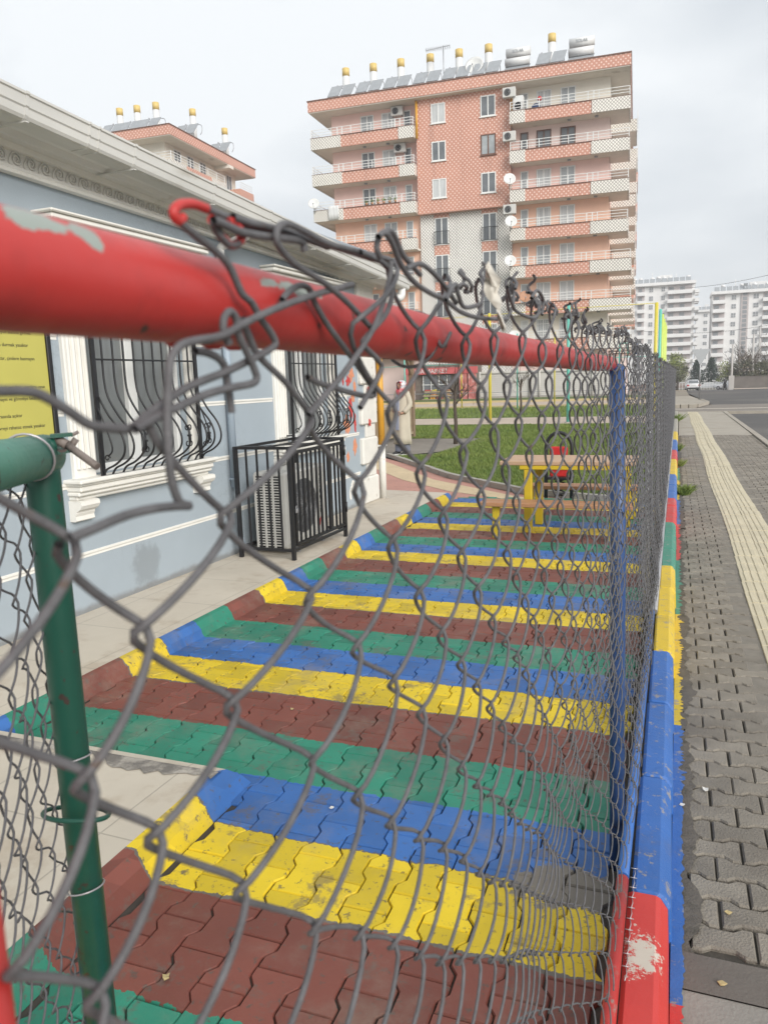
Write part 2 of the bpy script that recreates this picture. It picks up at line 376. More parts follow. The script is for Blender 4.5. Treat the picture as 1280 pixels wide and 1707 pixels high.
def pavers(mb, x0, x1, y0, y1, Lw, Wd, amp, gap, along_y, keep, jit=0.0025, bev=0.006, rot=0.0, patch=None, gy=0.0):
    """bone-shaped pavers; the long wavy edges run along x (or along y)"""
    A0, A1, B0, B1 = (y0, y1, x0, x1) if along_y else (x0, x1, y0, y1)
    nr = int((B1 - B0) / Wd) + 1; nc = int((A1 - A0) / Lw) + 2
    for r in range(nr):
        off = 0.5 * (r % 2) + (random.random() - .5) * .02
        for c in range(-1, nc):
            a0 = A0 + (c + off) * Lw; b0 = B0 + r * Wd
            cx, cy = (b0 + Wd/2, a0 + Lw/2) if along_y else (a0 + Lw/2, b0 + Wd/2)
            if not keep(cx, cy): continue
            s = 1 if True else 0
            low = [(a0 + u*Lw, b0 - amp*wave(u)) for u in US]
            top = [(a0 + u*Lw, b0 + Wd + amp*wave(u)) for u in reversed(US)]
            ca, cb = a0 + Lw/2, b0 + Wd/2
            def shrink(p, d):
                a, bb = p
                a2 = a + d if a < ca - Lw*.49 else (a - d if a > ca + Lw*.49 else a)
                b2 = bb + (d + gy/2) if bb < cb else bb - (d + gy/2)
                return a2, b2
            j = (random.random() - .5) * 2 * jit; ta = (random.random() - .5) * .02; tb = (random.random() - .5) * .02
            ja, jb = (random.random() - .5) * gap * .8, (random.random() - .5) * gap * .8
            out = [shrink(p, gap/2) for p in low + top]; inn = [shrink(p, gap/2 + bev) for p in low + top]
            def P(p, z):
                z2 = z + j + (p[0]-ca)*ta + (p[1]-cb)*tb
                q = (p[1] + jb, p[0] + ja) if along_y else (p[0] + ja, p[1] + jb)
                return (q[0], q[1], z2)
            o3 = [P(p, -.007) for p in out]; i3 = [P(p, 0.0) for p in inn]; d3 = [P(p, -.03) for p in out]
            if along_y: o3.reverse(); i3.reverse(); d3.reverse()
            n = len(o3); b = len(mb.v); mb.v += i3 + o3 + d3
            mi = 0 if patch is None else patch(cx, cy)
            mb.f.append(tuple(range(b, b+n))); mb.m.append(mi); mb.sm.append(False)
            for q in range(n):
                q2 = (q+1) % n
                mb.f.append((b+n+q, b+n+q2, b+q2, b+q)); mb.m.append(mi); mb.sm.append(False)
                mb.f.append((b+2*n+q, b+2*n+q2, b+n+q2, b+n+q)); mb.m.append(mi); mb.sm.append(False)
def edge_x(y):            # the foot of the raised apron
    if y < 2.46: return -1.60
    return -2.86 + .018 * (y - 2.5)
g = MB()
pavers(g, -2.95, -.2, -.5, 9.75, .205, .128, .0115, .004, True, lambda x, y: x > edge_x(y) + .015 and x < -.16 + .006*y, bev=.0035, jit=.002)
struct(g, 'pavement', M['stripes'])

# ---- cream apron of large slabs along the house with its painted sloping edge
def slab_mat():
    m, t, b = newmat('apron_slabs'); v = coords(t, 'Position')
    mm = nn(t, 'ShaderNodeMapping'); mm.inputs['Rotation'].default_value = (0,0,R(1.9)); L(t, v, mm.inputs[0])
    br = nn(t, 'ShaderNodeTexBrick'); br.offset = 0.0
    for k_, x in (('Scale',1.0),('Brick Width',0.62),('Row Height',0.62),('Mortar Size',0.004),('Mortar Smooth',0.3)): br.inputs[k_].default_value = x
    L(t, mm.outputs[0], br.inputs['Vector'])
    n1 = noise(t, v, 1.4, 7, 0.65); col = mixc(t, n1, (0.41,0.36,0.29), (0.66,0.595,0.50))
    st = smooth(t, noise(t, v, 2.2, 9, 0.72), 0.50, 0.66); col = mixc(t, math_n(t, 'MULTIPLY', st, 0.5), col, (0.36,0.28,0.20))
    col = mixc(t, math_n(t, 'MULTIPLY', br.outputs['Fac'], 0.55), col, (0.26,0.23,0.19))
    L(t, col, b.inputs['Base Color']); b.inputs['Roughness'].default_value = 0.7
    bump(t, b, math_n(t, 'SUBTRACT', math_n(t, 'MULTIPLY', noise(t, v, 90, 5, 0.7), 0.3), br.outputs['Fac']), 0.3, 0.004)
    return m
M['slab'] = slab_mat()
def rim(y, off): return edge_x(y) + off
g = MB()
wl = lambda y: -3.856 + .0328*y - .4
top = [(wl(-3),-3,.1),(-1.66,-3,.1),(-1.66,2.40,.1),(-2.93,2.40,.1)] + [(rim(y,-.06),y,.1) for y in (4,6,8,9.9)] + [(-5.4,10.35,.1),(-5.4,9.2,.1),(wl(9.2),9.2,.1)]
g.poly(top); struct(g, 'path', M['slab'])
g = MB(); path = [(-1.66,-3),(-1.66,2.40),(-2.93,2.40)] + [(rim(y,-.06),y) for y in (4,6,8,9.9)]
foot = [(-1.56,-3),(-1.56,2.54),(-2.855,2.57)] + [(rim(y,.03),y) for y in (4,6,8,9.9)]
for i in range(len(path) - 1):
    n = max(1, int(math.dist(path[i], path[i+1]) / .12))
    for k in range(n):
        def lp(P, q): return tuple(P[i][c] + (P[i+1][c]-P[i][c]) * q for c in (0,1))
        a, b_ = k/n, (k+1)/n
        p0, p1, f0, f1 = lp(path,a), lp(path,b_), lp(foot,a), lp(foot,b_)
        md = lambda p, f, q: (p[0]+(f[0]-p[0])*q, p[1]+(f[1]-p[1])*q)
        ring0 = [(*p0,.1),(*md(p0,f0,.35),.092),(*md(p0,f0,.7),.05),(*f0,-.01)]; ring1 = [(*p1,.1),(*md(p1,f1,.35),.092),(*md(p1,f1,.7),.05),(*f1,-.01)]
        mi = 1 if i == 1 else 0
        for q in range(3): g.poly([ring0[q],ring0[q+1],ring1[q+1],ring1[q]], mi, True)
for q in range(2): pass
struct(g, 'kerb', [M['stripes'], M['slab']])

# mortar smeared along the far edge of the apron's corner
M['mortar'] = mat('smeared_mortar', (0.40,0.365,0.32), 0.9, 0.2, 9, 0.6, 60, co='Position', dirt=(0.17,0.155,0.14), dscale=6, dlo=.45, dhi=.6)
g = MB(); x = -1.63; wq = .06
while x > -2.95:
    w2 = .06 + .03*math.sin(x*9) + random.uniform(-.02,.02); g.poly([(x,2.405,.1025),(x-.04,2.405,.1025),(x-.04,2.405-w2,.1035),(x,2.405-wq,.1035)][::-1]); g.poly([(x,2.404,.103),(x-.04,2.404,.103),(x-.04,2.50,.05+.01*random.random()),(x,2.50,.05+.01*random.random())]); x -= .04; wq = w2
struct(g, 'path', M['mortar'])
# ---- far side: pink and cream path, gazebo floor, paths and lawns
def strip(name, pts, z, m, kind='structure'):
    mb = MB(); mb.poly([(x, y, z) for x, y in pts]); o = mb.build(name, m); return tag(o, kind=kind)
M['cream_pave'] = mat('cream_paving', (0.55,0.43,0.27), 0.8, 0.1, 3, 0.2, 60, co='Position', dirt=(0.22,0.17,0.12), dscale=22, dlo=0.60, dhi=0.66)
M['pink_pave'] = mat('pink_paving', (0.45,0.23,0.18), 0.8, 0.12, 3, 0.2, 60, co='Position', dirt=(0.2,0.13,0.1), dscale=22, dlo=0.60, dhi=0.66)
M['grey_pave'] = mat('grey_slab', (0.22,0.195,0.165), 0.85, 0.15, 2, 0.2, 60, co='Position')
M['tan_path'] = mat('tan_path', (0.44,0.36,0.29), 0.85, 0.1, 1.5, 0.1, 40, co='Position')
strip('path', [(-9,9.9),(.0,9.75),(0.1,9.95),(-2.2,10.9),(-6.0,15.8),(-9,19)], -.008, M['pink_pave'])
strip('path', [(-.02,9.25),(0.1,10.2),(-1.9,10.35),(-3.6,12.0),(-5.9,15.4),(-6.6,16.4),(-6.9,16.2),(-6.2,14.9),(-4.1,11.9),(-3.0,10.75),(-1.7,9.9)], -.004, M['cream_pave'])
strip('path', [(-12,15.2),(-6.2,15.2),(-5.1,16.4),(-4.6,17.2),(-4.3,20.5),(-12,21)], .0, M['grey_pave'])
M['grass'] = mat('lawn_soil', (0.09,0.125,0.03), 0.95, 0.25, 1.2, 0.3, 50, co='Position', dirt=(0.15,0.15,0.05), dscale=0.8)
strip('lawn_soil', [(-.1,9.9),(-.1,26.2),(-20,27.6),(-20,21.5),(-4.3,20.5),(-4.6,17.1),(-5.0,16.2),(-5.75,15.7),(-3.4,12.25),(-1.85,10.6)], .004, M['grass'])
strip('path', [(-.1,26.3),(-.1,31),(-40,31),(-40,27.7),(-20,27.7)], .012, M['tan_path'])
strip('lawn_soil', [(-.1,31),(-.1,42),(-60,42),(-60,31)], .008, M['grass'])
strip('path', [(-.1,42.2),(-.1,51),(-60,51),(-60,42.2)], .012, M['tan_path'])
strip('lawn_soil', [(-.1,51.2),(-.1,62),(-80,62),(-80,51.2)], .008, M['grass'])
g = MB(); g.box(-60,50.7,0,-.1,51.1,.14); g.box(-60,41.8,0,-.1,42.1,.12)
M['kerb_sand'] = mat('sandy_kerb', (0.50,0.40,0.22), 0.85, 0.12, 2, 0.1, 30)
struct(g, 'kerb', M['kerb_sand'])
g = MB()
pp = [(-.12,9.88),(-1.83,10.58),(-3.38,12.22),(-5.73,15.68)]
for i in range(3):
    a, b_ = pp[i], pp[i+1]; n = 1 + int(math.dist(a,b_)/.5)
    for k in range(n):
        q0, q1 = (k+.02)/n, (k+.98)/n
        g.rod((a[0]+(b_[0]-a[0])*q0, a[1]+(b_[1]-a[1])*q0, .03+random.random()*.01), (a[0]+(b_[0]-a[0])*q1, a[1]+(b_[1]-a[1])*q1, .03+random.random()*.01), .09, .08)
struct(g, 'kerb', M['concrete'])
# grass blades
def grass(name, region, n, h, m, seed=1, z=0.0, wd=.006):
    r = np.random.default_rng(seed); mb = MB()
    V = []; Fs = []
    (x0, x1, y0, y1), test = region
    k = 0
    while k < n:
        x, y = r.uniform(x0, x1), r.uniform(y0, y1)
        if r.random() > min(1, (12.0 / max(y, 9)) ** 1.0): continue
        if not test(x, y): continue
        a = r.uniform(0, 6.28); hh = h * r.uniform(.5, 1.3); ww = wd * r.uniform(.7, 1.5) * max(1, y / 12); lx, ly = r.normal(0, .45, 2) * hh
        b = len(V); c, s_ = math.cos(a) * ww, math.sin(a) * ww
        V += [(x-c,y-s_,z),(x+c,y+s_,z),(x+lx,y+ly,z+hh)]; Fs.append((b,b+1,b+2)); k += 1
    me = bpy.data.meshes.new(name); me.from_pydata(V, [], Fs); me.materials.append(m)
    return tag(link(name, me), kind='stuff')
def blade_mat(name, a, b_):
    m, t, b = newmat(name); v = coords(t, 'Position')
    gi = nn(t, 'ShaderNodeNewGeometry').outputs['Random Per Island']
    f = math_n(t, 'ADD', math_n(t, 'MULTIPLY', gi, .5), math_n(t, 'MULTIPLY_ADD', noise(t, v, .55, 4, .6), 1.4, -.45))
    L(t, mixc(t, f, a, b_), b.inputs['Base Color']); b.inputs['Roughness'].default_value = .7
    return m
M['blade'] = blade_mat('grass_blades', (0.085,0.15,0.022), (0.22,0.26,0.06))
def in_lawn(x, y):
    if y < 10.6: return x > -1.85 + (10.6-y)*2.4 and y > 9.95
    if y < 12.25: return x > -1.85 - (y-10.6)/1.65*1.55
    if y < 15.7: return x > -3.4 - (y-12.25)/3.45*2.35
    if y < 20.5: return x > -4.75
    return True
o = grass('lawn', ((-13,-.15,9.95,26.3), in_lawn), 90000, .055, M['blade'], 3, .004)
tag(o, 'short green lawn with paler patches beyond the striped paving', 'grass')
o = grass('grass_verge', ((-26,-.15,31.1,41.7), lambda x, y: True), 20000, .10, M['blade'], 4, .008)
tag(o, 'rough grass verge between the two tan paths', 'grass')

# ---- kerb between courtyard and pavement, painted in runs of colour
KX = lambda y: .0085 * (y - 2.0)
def kerb_paint(name, c, dirt):
    m, t, b = newmat(name); v = coords(t, 'Position')
    col = mixc(t, noise(t, v, 4, 6), tuple(x*.8 for x in c), tuple(min(1, x*1.2) for x in c))
    f = smooth(t, noise(t, v, 20, 9, .75), .565, .61); col = mixc(t, math_n(t, 'MULTIPLY', f, .8), col, dirt); g2 = smooth(t, noise(t, v, 5, 7, .7), .52, .75); col = mixc(t, math_n(t, 'MULTIPLY', g2, .35), col, (.10,.09,.08))
    L(t, col, b.inputs['Base Color']); b.inputs['Roughness'].default_value = .5
    bump(t, b, noise(t, v, 35, 7, .72), .45, .008); return m
KC = {'red': (0.52,0.035,0.03), 'blue': (0.03,0.12,0.38), 'yellow': (0.62,0.43,0.02), 'green': (0.04,0.22,0.15)}
KM = {k: kerb_paint(k + '_kerb_paint', c, (0.30,0.27,0.23)) for k, c in KC.items()}
def worn_red():
    m, t, b = newmat('peeling_red_kerb_paint'); v = coords(t, 'Position')
    col = mixc(t, noise(t, v, 4, 6), (0.42,0.026,0.022), (0.6,0.05,0.04))
    vd = nn(t, 'ShaderNodeVectorMath', operation='DISTANCE'); sm_ = nn(t, 'ShaderNodeMapping'); sm_.inputs['Scale'].default_value = (1,.55,.2)
    L(t, v, sm_.inputs[0]); L(t, sm_.outputs[0], vd.inputs[0]); vd.inputs[1].default_value = (-.028, 1.83*.55, .03)
    d = math_n(t, 'ADD', vd.outputs['Value'], math_n(t, 'MULTIPLY_ADD', noise(t, v, 48, 8, .78), .20, -.10))
    col = mixc(t, smooth(t, d, .040, .034), col, (0.52,0.46,0.39))
    L(t, col, b.inputs['Base Color']); b.inputs['Roughness'].default_value = .45; bump(t, b, noise(t, v, 50, 6, .7), .3, .006); return m
KM['worn'] = worn_red()
KRUN = [(-.6,2.085,'worn','red','red painted kerb run with a large peeling white patch, beside the near concrete'), (2.085,4.13,'blue','blue','long blue painted kerb run just beyond the peeling red one'),
        (4.13,6.08,'yellow','yellow','yellow painted kerb run after the near blue run, beside the fence'), (6.08,7.94,'green','green','green painted kerb run after the near yellow one'),
        (7.94,9.5,'red','red','plain red kerb run between the green and the far blue run'), (9.5,11.8,'blue','blue','far blue kerb run past the plain red one'),
        (11.8,13.9,'yellow','yellow','far yellow kerb run with weeds at its foot'), (13.9,15.6,'red','red','far red kerb run after the far yellow one'),
        (15.6,18.0,'blue','blue','farthest but one kerb run, blue, at the fence end'), (18.0,20.5,'yellow','yellow','last yellow kerb run far along the fence'), (20.5,31.5,'bare','bare','bare grey kerb run at the far end of the fence')]
KM['bare'] = M['concrete']
for y0, y1, ck, cs, lab in KRUN:
    th_ = thing('kerb_run', lab, 'kerb', (0, y0, 0), 0, 'painted kerb runs along the fence')
    n = max(1, round((y1 - y0) / .62)); st = (y1 - y0) / n
    for k in range(n):
        mb = MB(); a = k * st + (.004 if k else .001); e_ = (k+1) * st - (.004 if k < n-1 else .001)
        kx = KX(y0 + a) + random.uniform(-.002,.002); dz = random.uniform(-.003,.003)
        prof = [(-.070,-.12),(.050,-.12),(.046,.0),(.040,.116),(.020,.146),(.008,.152),(-.055,.152),(-.066,.146)]
        rings = []
        for q, c in ((a,.006),(a+.008,0),(e_-.008,0),(e_,.006)):
            rings.append([(x + kx - (c if x > 0 else -c), q, z + dz - (c if z > .1 else 0)) for x, z in prof])
        mb.loft(rings, 0, True, False); mb.build('kerb_stone', KM[ck], th_)
# paint slopped onto the paving along the kerb foot
g = MB()
kinds = ['red','blue','yellow','green']
PR = [(-.5,1.86,'red'),(1.86,3.55,'blue'),(3.55,5.3,'yellow'),(5.3,6.9,'green'),(6.9,8.6,'red'),(8.6,10.3,'blue'),(10.3,12.2,'yellow'),(12.2,13.8,'green')]
for y0, y1, c in PR:
    y = y0; wd = .03
    while y < y1 - .001:
        st = min(random.uniform(.004,.016), y1 - y); w2 = min(.07, max(.012, .030 + .6*(wd-.030) + random.gauss(0,.0065) + (random.random() < .05)*random.uniform(0,.02)))
        if c == 'blue' and y < 3: w2 = .034 + .5*(wd-.034) + random.gauss(0,.0028)
        kx = KX(y) + .043
        g.poly([(kx,y,.0065),(kx+wd,y,.0065),(kx+w2,y+st,.0065),(kx,y+st,.0065)], kinds.index(c)); wd = w2; y += st
struct(g, 'pavement', [KM[k] for k in kinds])

# ---- pavement: grey interlocking pavers, tactile strip, then the road
M['pave'] = mat('concrete_pavers', (0.222,0.197,0.163), 0.85, 0.17, 9, 0.7, 130, co='Position', island=0.17, dirt=(0.15,0.13,0.107), dscale=2.2, dlo=.48, dhi=.72)
M['pave_far'] = mat('far_pavement', (0.34,0.305,0.255), 0.85, 0.10, 3, 0.2, 60, co='Position', dirt=(0.25,0.215,0.17), dscale=.9, dlo=.5, dhi=.75)
M['grit'] = mat('joint_grit', (0.062,0.055,0.045), 0.95, 0.3, 14, 0.4, 90, co='Position', dirt=(0.03,0.028,0.02), dscale=9)
g = MB(); g.poly([(.05,2.05,-.016),(2.0,2.05,-.016),(2.0,22,-.016),(.2,22,-.016)]); struct(g, 'ground', M['grit'])
M['kerb_dirt'] = mat('swept_dirt', (0.115,0.10,0.083), 0.95, 0.25, 18, 0.6, 120, co='Position', dirt=(0.055,0.05,0.036), dscale=11, dlo=.5, dhi=.7)
g = MB(); yy = 2.06; ew = .11; e1 = .11
while yy < 21:
    ew = .112 + .75*(ew-.112) + random.gauss(0,.009); e0 = e1; e1 = ew + KX(yy); g.poly([(.05+KX(yy),yy,.0042),(e0,yy,.0036),(e1,yy+.025,.0036),(.05+KX(yy),yy+.025,.0042)]); yy += .025
struct(g, 'ground', M['kerb_dirt'])
M['bed_cement'] = mat('bedding_cement', (0.20,0.18,0.152), 0.95, 0.2, 12, 0.5, 110, co='Position', dirt=(0.12,0.105,0.088), dscale=6)
g = MB()
tl = lambda y: .535 + .004*y + .012*math.sin(y*.9)          # left edge of the tactile strip
pavers(g, .095, 1.95, 2.10, 21.2, .175, .114, .0095, .006, False, lambda x, y: x > .04 + KX(y) and (x < tl(y) - .03 or x > tl(y) + .455) and x < 1.9, jit=.0022, bev=.005, gy=.0075)
struct(g, 'pavement', M['pave'])
g = MB(); g.poly([(.07+KX(21),21.2,.0),(1.95,21.2,.0),(1.98,33.4,.0),(.07+KX(33),33.8,.0)]); struct(g, 'pavement', M['pave_far'])
g = MB(); g.poly([(.05,-1,.0),(2.0,-1,.0),(2.0,1.905,.0),(.05,1.925,.0)])
M['conc_light'] = mat('trowelled_concrete', (0.25,0.235,0.21), 0.8, 0.15, 4, 0.35, 90, co='Position', dirt=(0.15,0.13,0.11), dscale=7)
struct(g, 'path', M['conc_light'])
g = MB(); g.poly([(.05,1.925,.004),(2.0,1.905,.004),(2.0,2.05,.004),(.05,2.065,.004)])
M['conc_dark'] = mat('dark_mortar_strip', (0.13,0.115,0.10), 0.85, 0.12, 5, 0.3, 120, co='Position')
struct(g, 'path', M['conc_dark'])
M['tactile'] = mat('tactile_tiles', (0.52,0.46,0.33), 0.75, 0.09, 3, 0.2, 150, co='Position', island=.05, dirt=(0.34,0.29,0.20), dscale=2, dlo=.55)
g = MB(); y = 2.1
while y < 33.6:
    Lt = .3 if y < 22 else .9
    for c in range(2 if y < 22 else 1):
        wT = .2 if y < 22 else .4
        x0 = tl(y) + c*.203 + random.uniform(-.002,.002); z = .004 + random.uniform(-.002,.002)
        g.bbox(x0, y, -.02, x0 + wT, y + Lt - .005, z, .003)
        if y < 14:
            for k in range(3): g.bbox(x0 + .03 + k*.052, y + .008, z - .003, x0 + .066 + k*.052, y + Lt - .013, z + .0055, .0025)
        else:
            for k in range(int(wT/.067)): g.box(x0 + .02 + k*.066, y + .006, z - .002, x0 + .05 + k*.066, y + Lt - .01, z + .006)
    y += Lt
struct(g, 'pavement', M['tactile'])
g = MB(); y = 2.1
while y < 21.2:
    for o0, o1 in ((-.12,.0),(.40,.54)): g.poly([(tl(y)+o0,y,-.0035),(tl(y)+o1,y,-.0035),(tl(y+.3)+o1,y+.3,-.0035),(tl(y+.3)+o0,y+.3,-.0035)])
    y += .3
struct(g, 'ground', M['bed_cement'])
M['asphalt'] = mat('asphalt', (0.082,0.078,0.075), 0.9, 0.14, .35, 0.3, 70, co='Position', dirt=(0.13,0.12,0.11), dscale=.12, dlo=.45, dhi=.7)
M['asphalt_worn'] = mat('worn_asphalt', (0.21,0.185,0.16), 0.9, 0.12, .5, 0.25, 70, co='Position', dirt=(0.15,0.135,0.12), dscale=.3)
g = MB(); g.poly([(2.1,-5,-.09),(30,-5,-.09),(30,33.4,-.09),(2.14,33.4,-.09)]); struct(g, 'road', M['asphalt'])
g = MB(); g.poly([(-.2,34.0,-.07),(60,33.2,-.07),(60,39.2,-.07),(-.2,39.4,-.07)]); g.poly([(1.3,39.4,-.066),(60,39.2,-.066),(60,42.5,-.066),(1.9,42.5,-.066)]); struct(g, 'road', M['asphalt_worn'])
g = MB()
for ya, yb in ((42.5,70),(70,100),(100,150),(150,175)):
    g.poly([(1.2 if ya>45 else 2.0,ya,gz(ya)-.075),(90,ya,gz(ya)-.075),(90,yb,gz(yb)-.075),(1.2,yb,gz(yb)-.075)])
struct(g, 'road', M['asphalt'])
g = MB(); g.box(1.97,-1,-.14,2.1,33.4,.02); g.box(.1,33.55,-.12,40,33.75,.012); struct(g, 'kerb', M['pave_far'])
M['line_white'] = mat('worn_road_paint', (0.52,0.47,0.40), .8, .15, 1, co='Position')
g = MB(); g.poly([(.2,37.6,-.062),(40,38.0,-.062),(40,38.55,-.062),(.2,38.15,-.062)]); struct(g, 'road', M['line_white'])
g = MB()
for k in range(3): g.bbox(.1 + k*.36, 39.0, -.1, .43 + k*.36, 39.25, .11, .02)
g.poly([(.1,39.25,.09),(1.18,39.25,.09),(1.75,42.6,.09),(1.55,46,.09),(1.2,53,.09),(.1,53,.09)])
for a, b_ in (((1.18,39.1),(1.78,42.6)),((1.78,42.6),(1.6,46))): g.rod((*a,.03),(*b_,.03),.16,.16)
struct(g, 'pavement', M['pave_far'])
g = MB(); g.poly([(-.3,53,.02),(1.2,53,.02),(1.3,75,-.02),(-.3,75,-.02)]); struct(g, 'verge', M['earth'])
g = MB(); g.poly([(-.5,75,gz(75)+.03),(1.3,75,gz(75)+.03),(1.9,100,gz(100)+.03),(-.5,100,gz(100)+.03)]); g.box(-.5,74.8,-.2,1.35,75,.02); struct(g, 'pavement', M['pave_far'])
# weeds along the kerb foot
def weed(x, y, r, h, n, lab):
    mb = MB(); rr = random.Random(int(y*100))
    for k in range(n):
        a = rr.uniform(0,6.28); d = r * math.sqrt(rr.random()); px, py = x + d*math.cos(a), y + 2.2*d*math.sin(a)
        hh = h * rr.uniform(.4,1.1); b2 = rr.uniform(0,6.28); c, s_ = .006*math.cos(b2), .006*math.sin(b2); lx, ly = rr.gauss(0,.4)*hh, rr.gauss(0,.4)*hh
        mb.poly([(px-c,py-s_,0),(px+c,py+s_,0),(px+lx+c*.6,py+ly+s_*.6,hh*.7),(px+lx*1.6,py+ly*1.6,hh)])
    tag(mb.build('weed', M['blade']), lab, 'weed', 'weeds along the kerb foot')
weed(.20,10.9,.09,.12,420,'broad green weed clump spreading onto the pavement by the far blue kerb run')
weed(.17,14.2,.07,.12,260,'low weed clump by the far red kerb run')
weed(.16,17.0,.06,.14,200,'thin weed clump at the foot of the farthest blue kerb run')
weed(.16,26.5,.07,.3,200,'tall pale weeds by the bare grey kerb at the fence end')
# litter
M['litter'] = mat('litter_paper', (0.62,0.60,0.56), .8, .1)
M['leaf_dry'] = mat('dry_leaf', (0.42,0.33,0.16), .8, .2)
for i, (px, py, s_, mm_, lab, cat) in enumerate([(1175,1316,.016,'litter','white cigarette packet scrap on the pavement by the blue kerb','litter'),(1136,1342,.012,'litter','white bottle cap in the gap beside the blue kerb','litter'),
        (1213,1522,.012,'leaf_dry','pale dry leaf on the near pavers of the pavement','leaf'),(1203,1640,.013,'leaf_dry','yellow fallen leaf on the dark mortar strip','leaf'),
        (277,1629,.014,'leaf_dry','pale green leaf lying on the nearest brown stripe','leaf'),(487,1182,.012,'leaf_dry','tiny dry leaf on the green stripe','leaf'),(553,1347,.011,'litter','thin pale straw on the nearest blue stripe','litter')]):
    p = ground(px, py, .006); mb = MB(); a = i * 1.3
    pts = [(math.cos(a+t)*s_*(1 if k % 2 else .55), math.sin(a+t)*s_*(.6 if k % 3 else 1.0), .003*(k % 2)) for k, t in enumerate(np.linspace(0, 6.28, 9)[:-1])]
    mb.loft([[(x,y,z) for x,y,z in pts],[(x*.96,y*.96,z+.002) for x,y,z in pts]])
    tag(mb.build('litter_scrap' if cat == 'litter' else 'fallen_leaf', M[mm_], None, tuple(p)), lab, cat)
# ================================================================== THE FENCE
def spline(P, k=6):
    P = np.asarray(P, float); out = []
    Q = np.vstack([2*P[0]-P[1], P, 2*P[-1]-P[-2]])
    for i in range(1, len(Q) - 2):
        p0, p1, p2, p3 = Q[i-1], Q[i], Q[i+1], Q[i+2]
        for t in np.arange(k) / k:
            out.append(.5*((2*p1) + (p2-p0)*t + (2*p0-5*p1+4*p2-p3)*t*t + (3*p1-p0-3*p2+p3)*t**3))
    out.append(P[-1]); return np.array(out)
fence = thing('chain_link_fence', 'long grey chain link fence with a red top rail and torn top, beside the kerb', 'fence', (0,0,0))
PXF = lambda y: -.137 + .0085*(y - 2.4)
# posts
mb = MB(); mb.tube([(-.215,.149,-.1),(-.215,.149,1.645)], .0235, 20); tag(mb.build('post', M['red_paint'], fence), 'orange red end post at the near end')
mb = MB(); mb.tube([(-.122,2.42,-.1),(-.138,2.43,1.0),(-.152,2.44,1.61)], .0235, 18); mb.ball((-.152,2.44,1.61), .0235); tag(mb.build('post', M['blue_paint'], fence), 'blue post')
for k, y in enumerate((5.2,8.0,10.8,13.6,16.4,19.2,22.0,24.8,27.6,30.4)):
    mb = MB(); mb.tube([(PXF(y),y,-.1),(PXF(y)-.01,y,1.62)], .021, 10)
    mb.build('post', [M['grey_metal'],M['grey_metal'],M['green_paint'],M['blue_paint']][k % 4], fence)
# rails
mb = MB(); pts = [(-.2165+.045*t**1.6+.001*math.sin(t*9), .02 + t*2.42, 1.6418-.0115*t+.0012*math.sin(t*14)) for t in np.linspace(0,1,40)]
mb.tube(pts, .021, 28)
for q in (.31,.34,.36,.52,.535,.6):       # drips of paint under the rail
    y = q*1.0; mb.ball((-.2155,y,1.6225), .0052, 0, 8, 6, (1,1.6,.8))
tag(mb.build('top_rail', M['red_paint'], fence), 'red top rail with chipped paint')
mb = MB(); mb.tube([(-.097,.3,.165),(-.093,1.2,.167),(-.090,2.10,.167)], .017, 14); tag(mb.build('bottom_rail', KM['red'], fence), 'red bottom rail')
mb = MB(); mb.tube([(-.090,2.11,.167),(-.084,2.8,.167),(-.068,4.8,.167)], .017, 12); mb.build('bottom_rail', KM['blue'], fence)
mb = MB(); mb.tube([(-.055,4.82,.157),(.06,18,.157),(.14,30,.157)], .018, 8); mb.build('bottom_rail', M['grey_metal'], fence)
# the mesh sheet
def sx(Y, z):
    top = np.where(Y < 2.4, -.191 + .0315*Y, -.1155 + .0098*(Y-2.4))
    bot = -.078 + .0085*(Y-1.9)
    t = np.clip((.70 - z)/.53, 0, 1)
    x = top + (bot - top)*t*t*(3-2*t)
    x = x - BELLY*np.exp(-((z-.62)/.35)**2)*np.exp(-((Y-1.6)/.8)**2)
    return x
BELLY = .03
LEAN = 0.0; H2 = .0485; Z0 = 1.683; ZB = .17; T = .0080
Vs, Fs = [], []; nv = 0
def add_tubes(P, r, n, far=None):
    """P: paths (W, N, 3) -> tubes, all at once"""
    global nv
    W_, N, _ = P.shape
    Tn = np.empty_like(P); Tn[:,1:-1] = P[:,2:] - P[:,:-2]; Tn[:,0] = P[:,1]-P[:,0]; Tn[:,-1] = P[:,-1]-P[:,-2]
    Tn /= np.maximum(np.linalg.norm(Tn, axis=2, keepdims=True), 1e-9)
    X = np.array([1.0,0,0]); U = X - Tn * (Tn @ X)[..., None]; U /= np.maximum(np.linalg.norm(U, axis=2, keepdims=True), 1e-9)
    Wv = np.cross(Tn, U); a = np.arange(n)*2*np.pi/n
    V = P[:,:,None,:] + r*(np.cos(a)[None,None,:,None]*U[:,:,None,:] + np.sin(a)[None,None,:,None]*Wv[:,:,None,:])
    idx = np.arange(W_*N*n).reshape(W_, N, n)
    q = np.stack([idx[:,:-1,:], np.roll(idx,-1,2)[:,:-1,:], np.roll(idx,-1,2)[:,1:,:], idx[:,1:,:]], -1).reshape(-1,4)
    Vs.append(V.reshape(-1,3)); Fs.append(q + nv); nv += W_*N*n
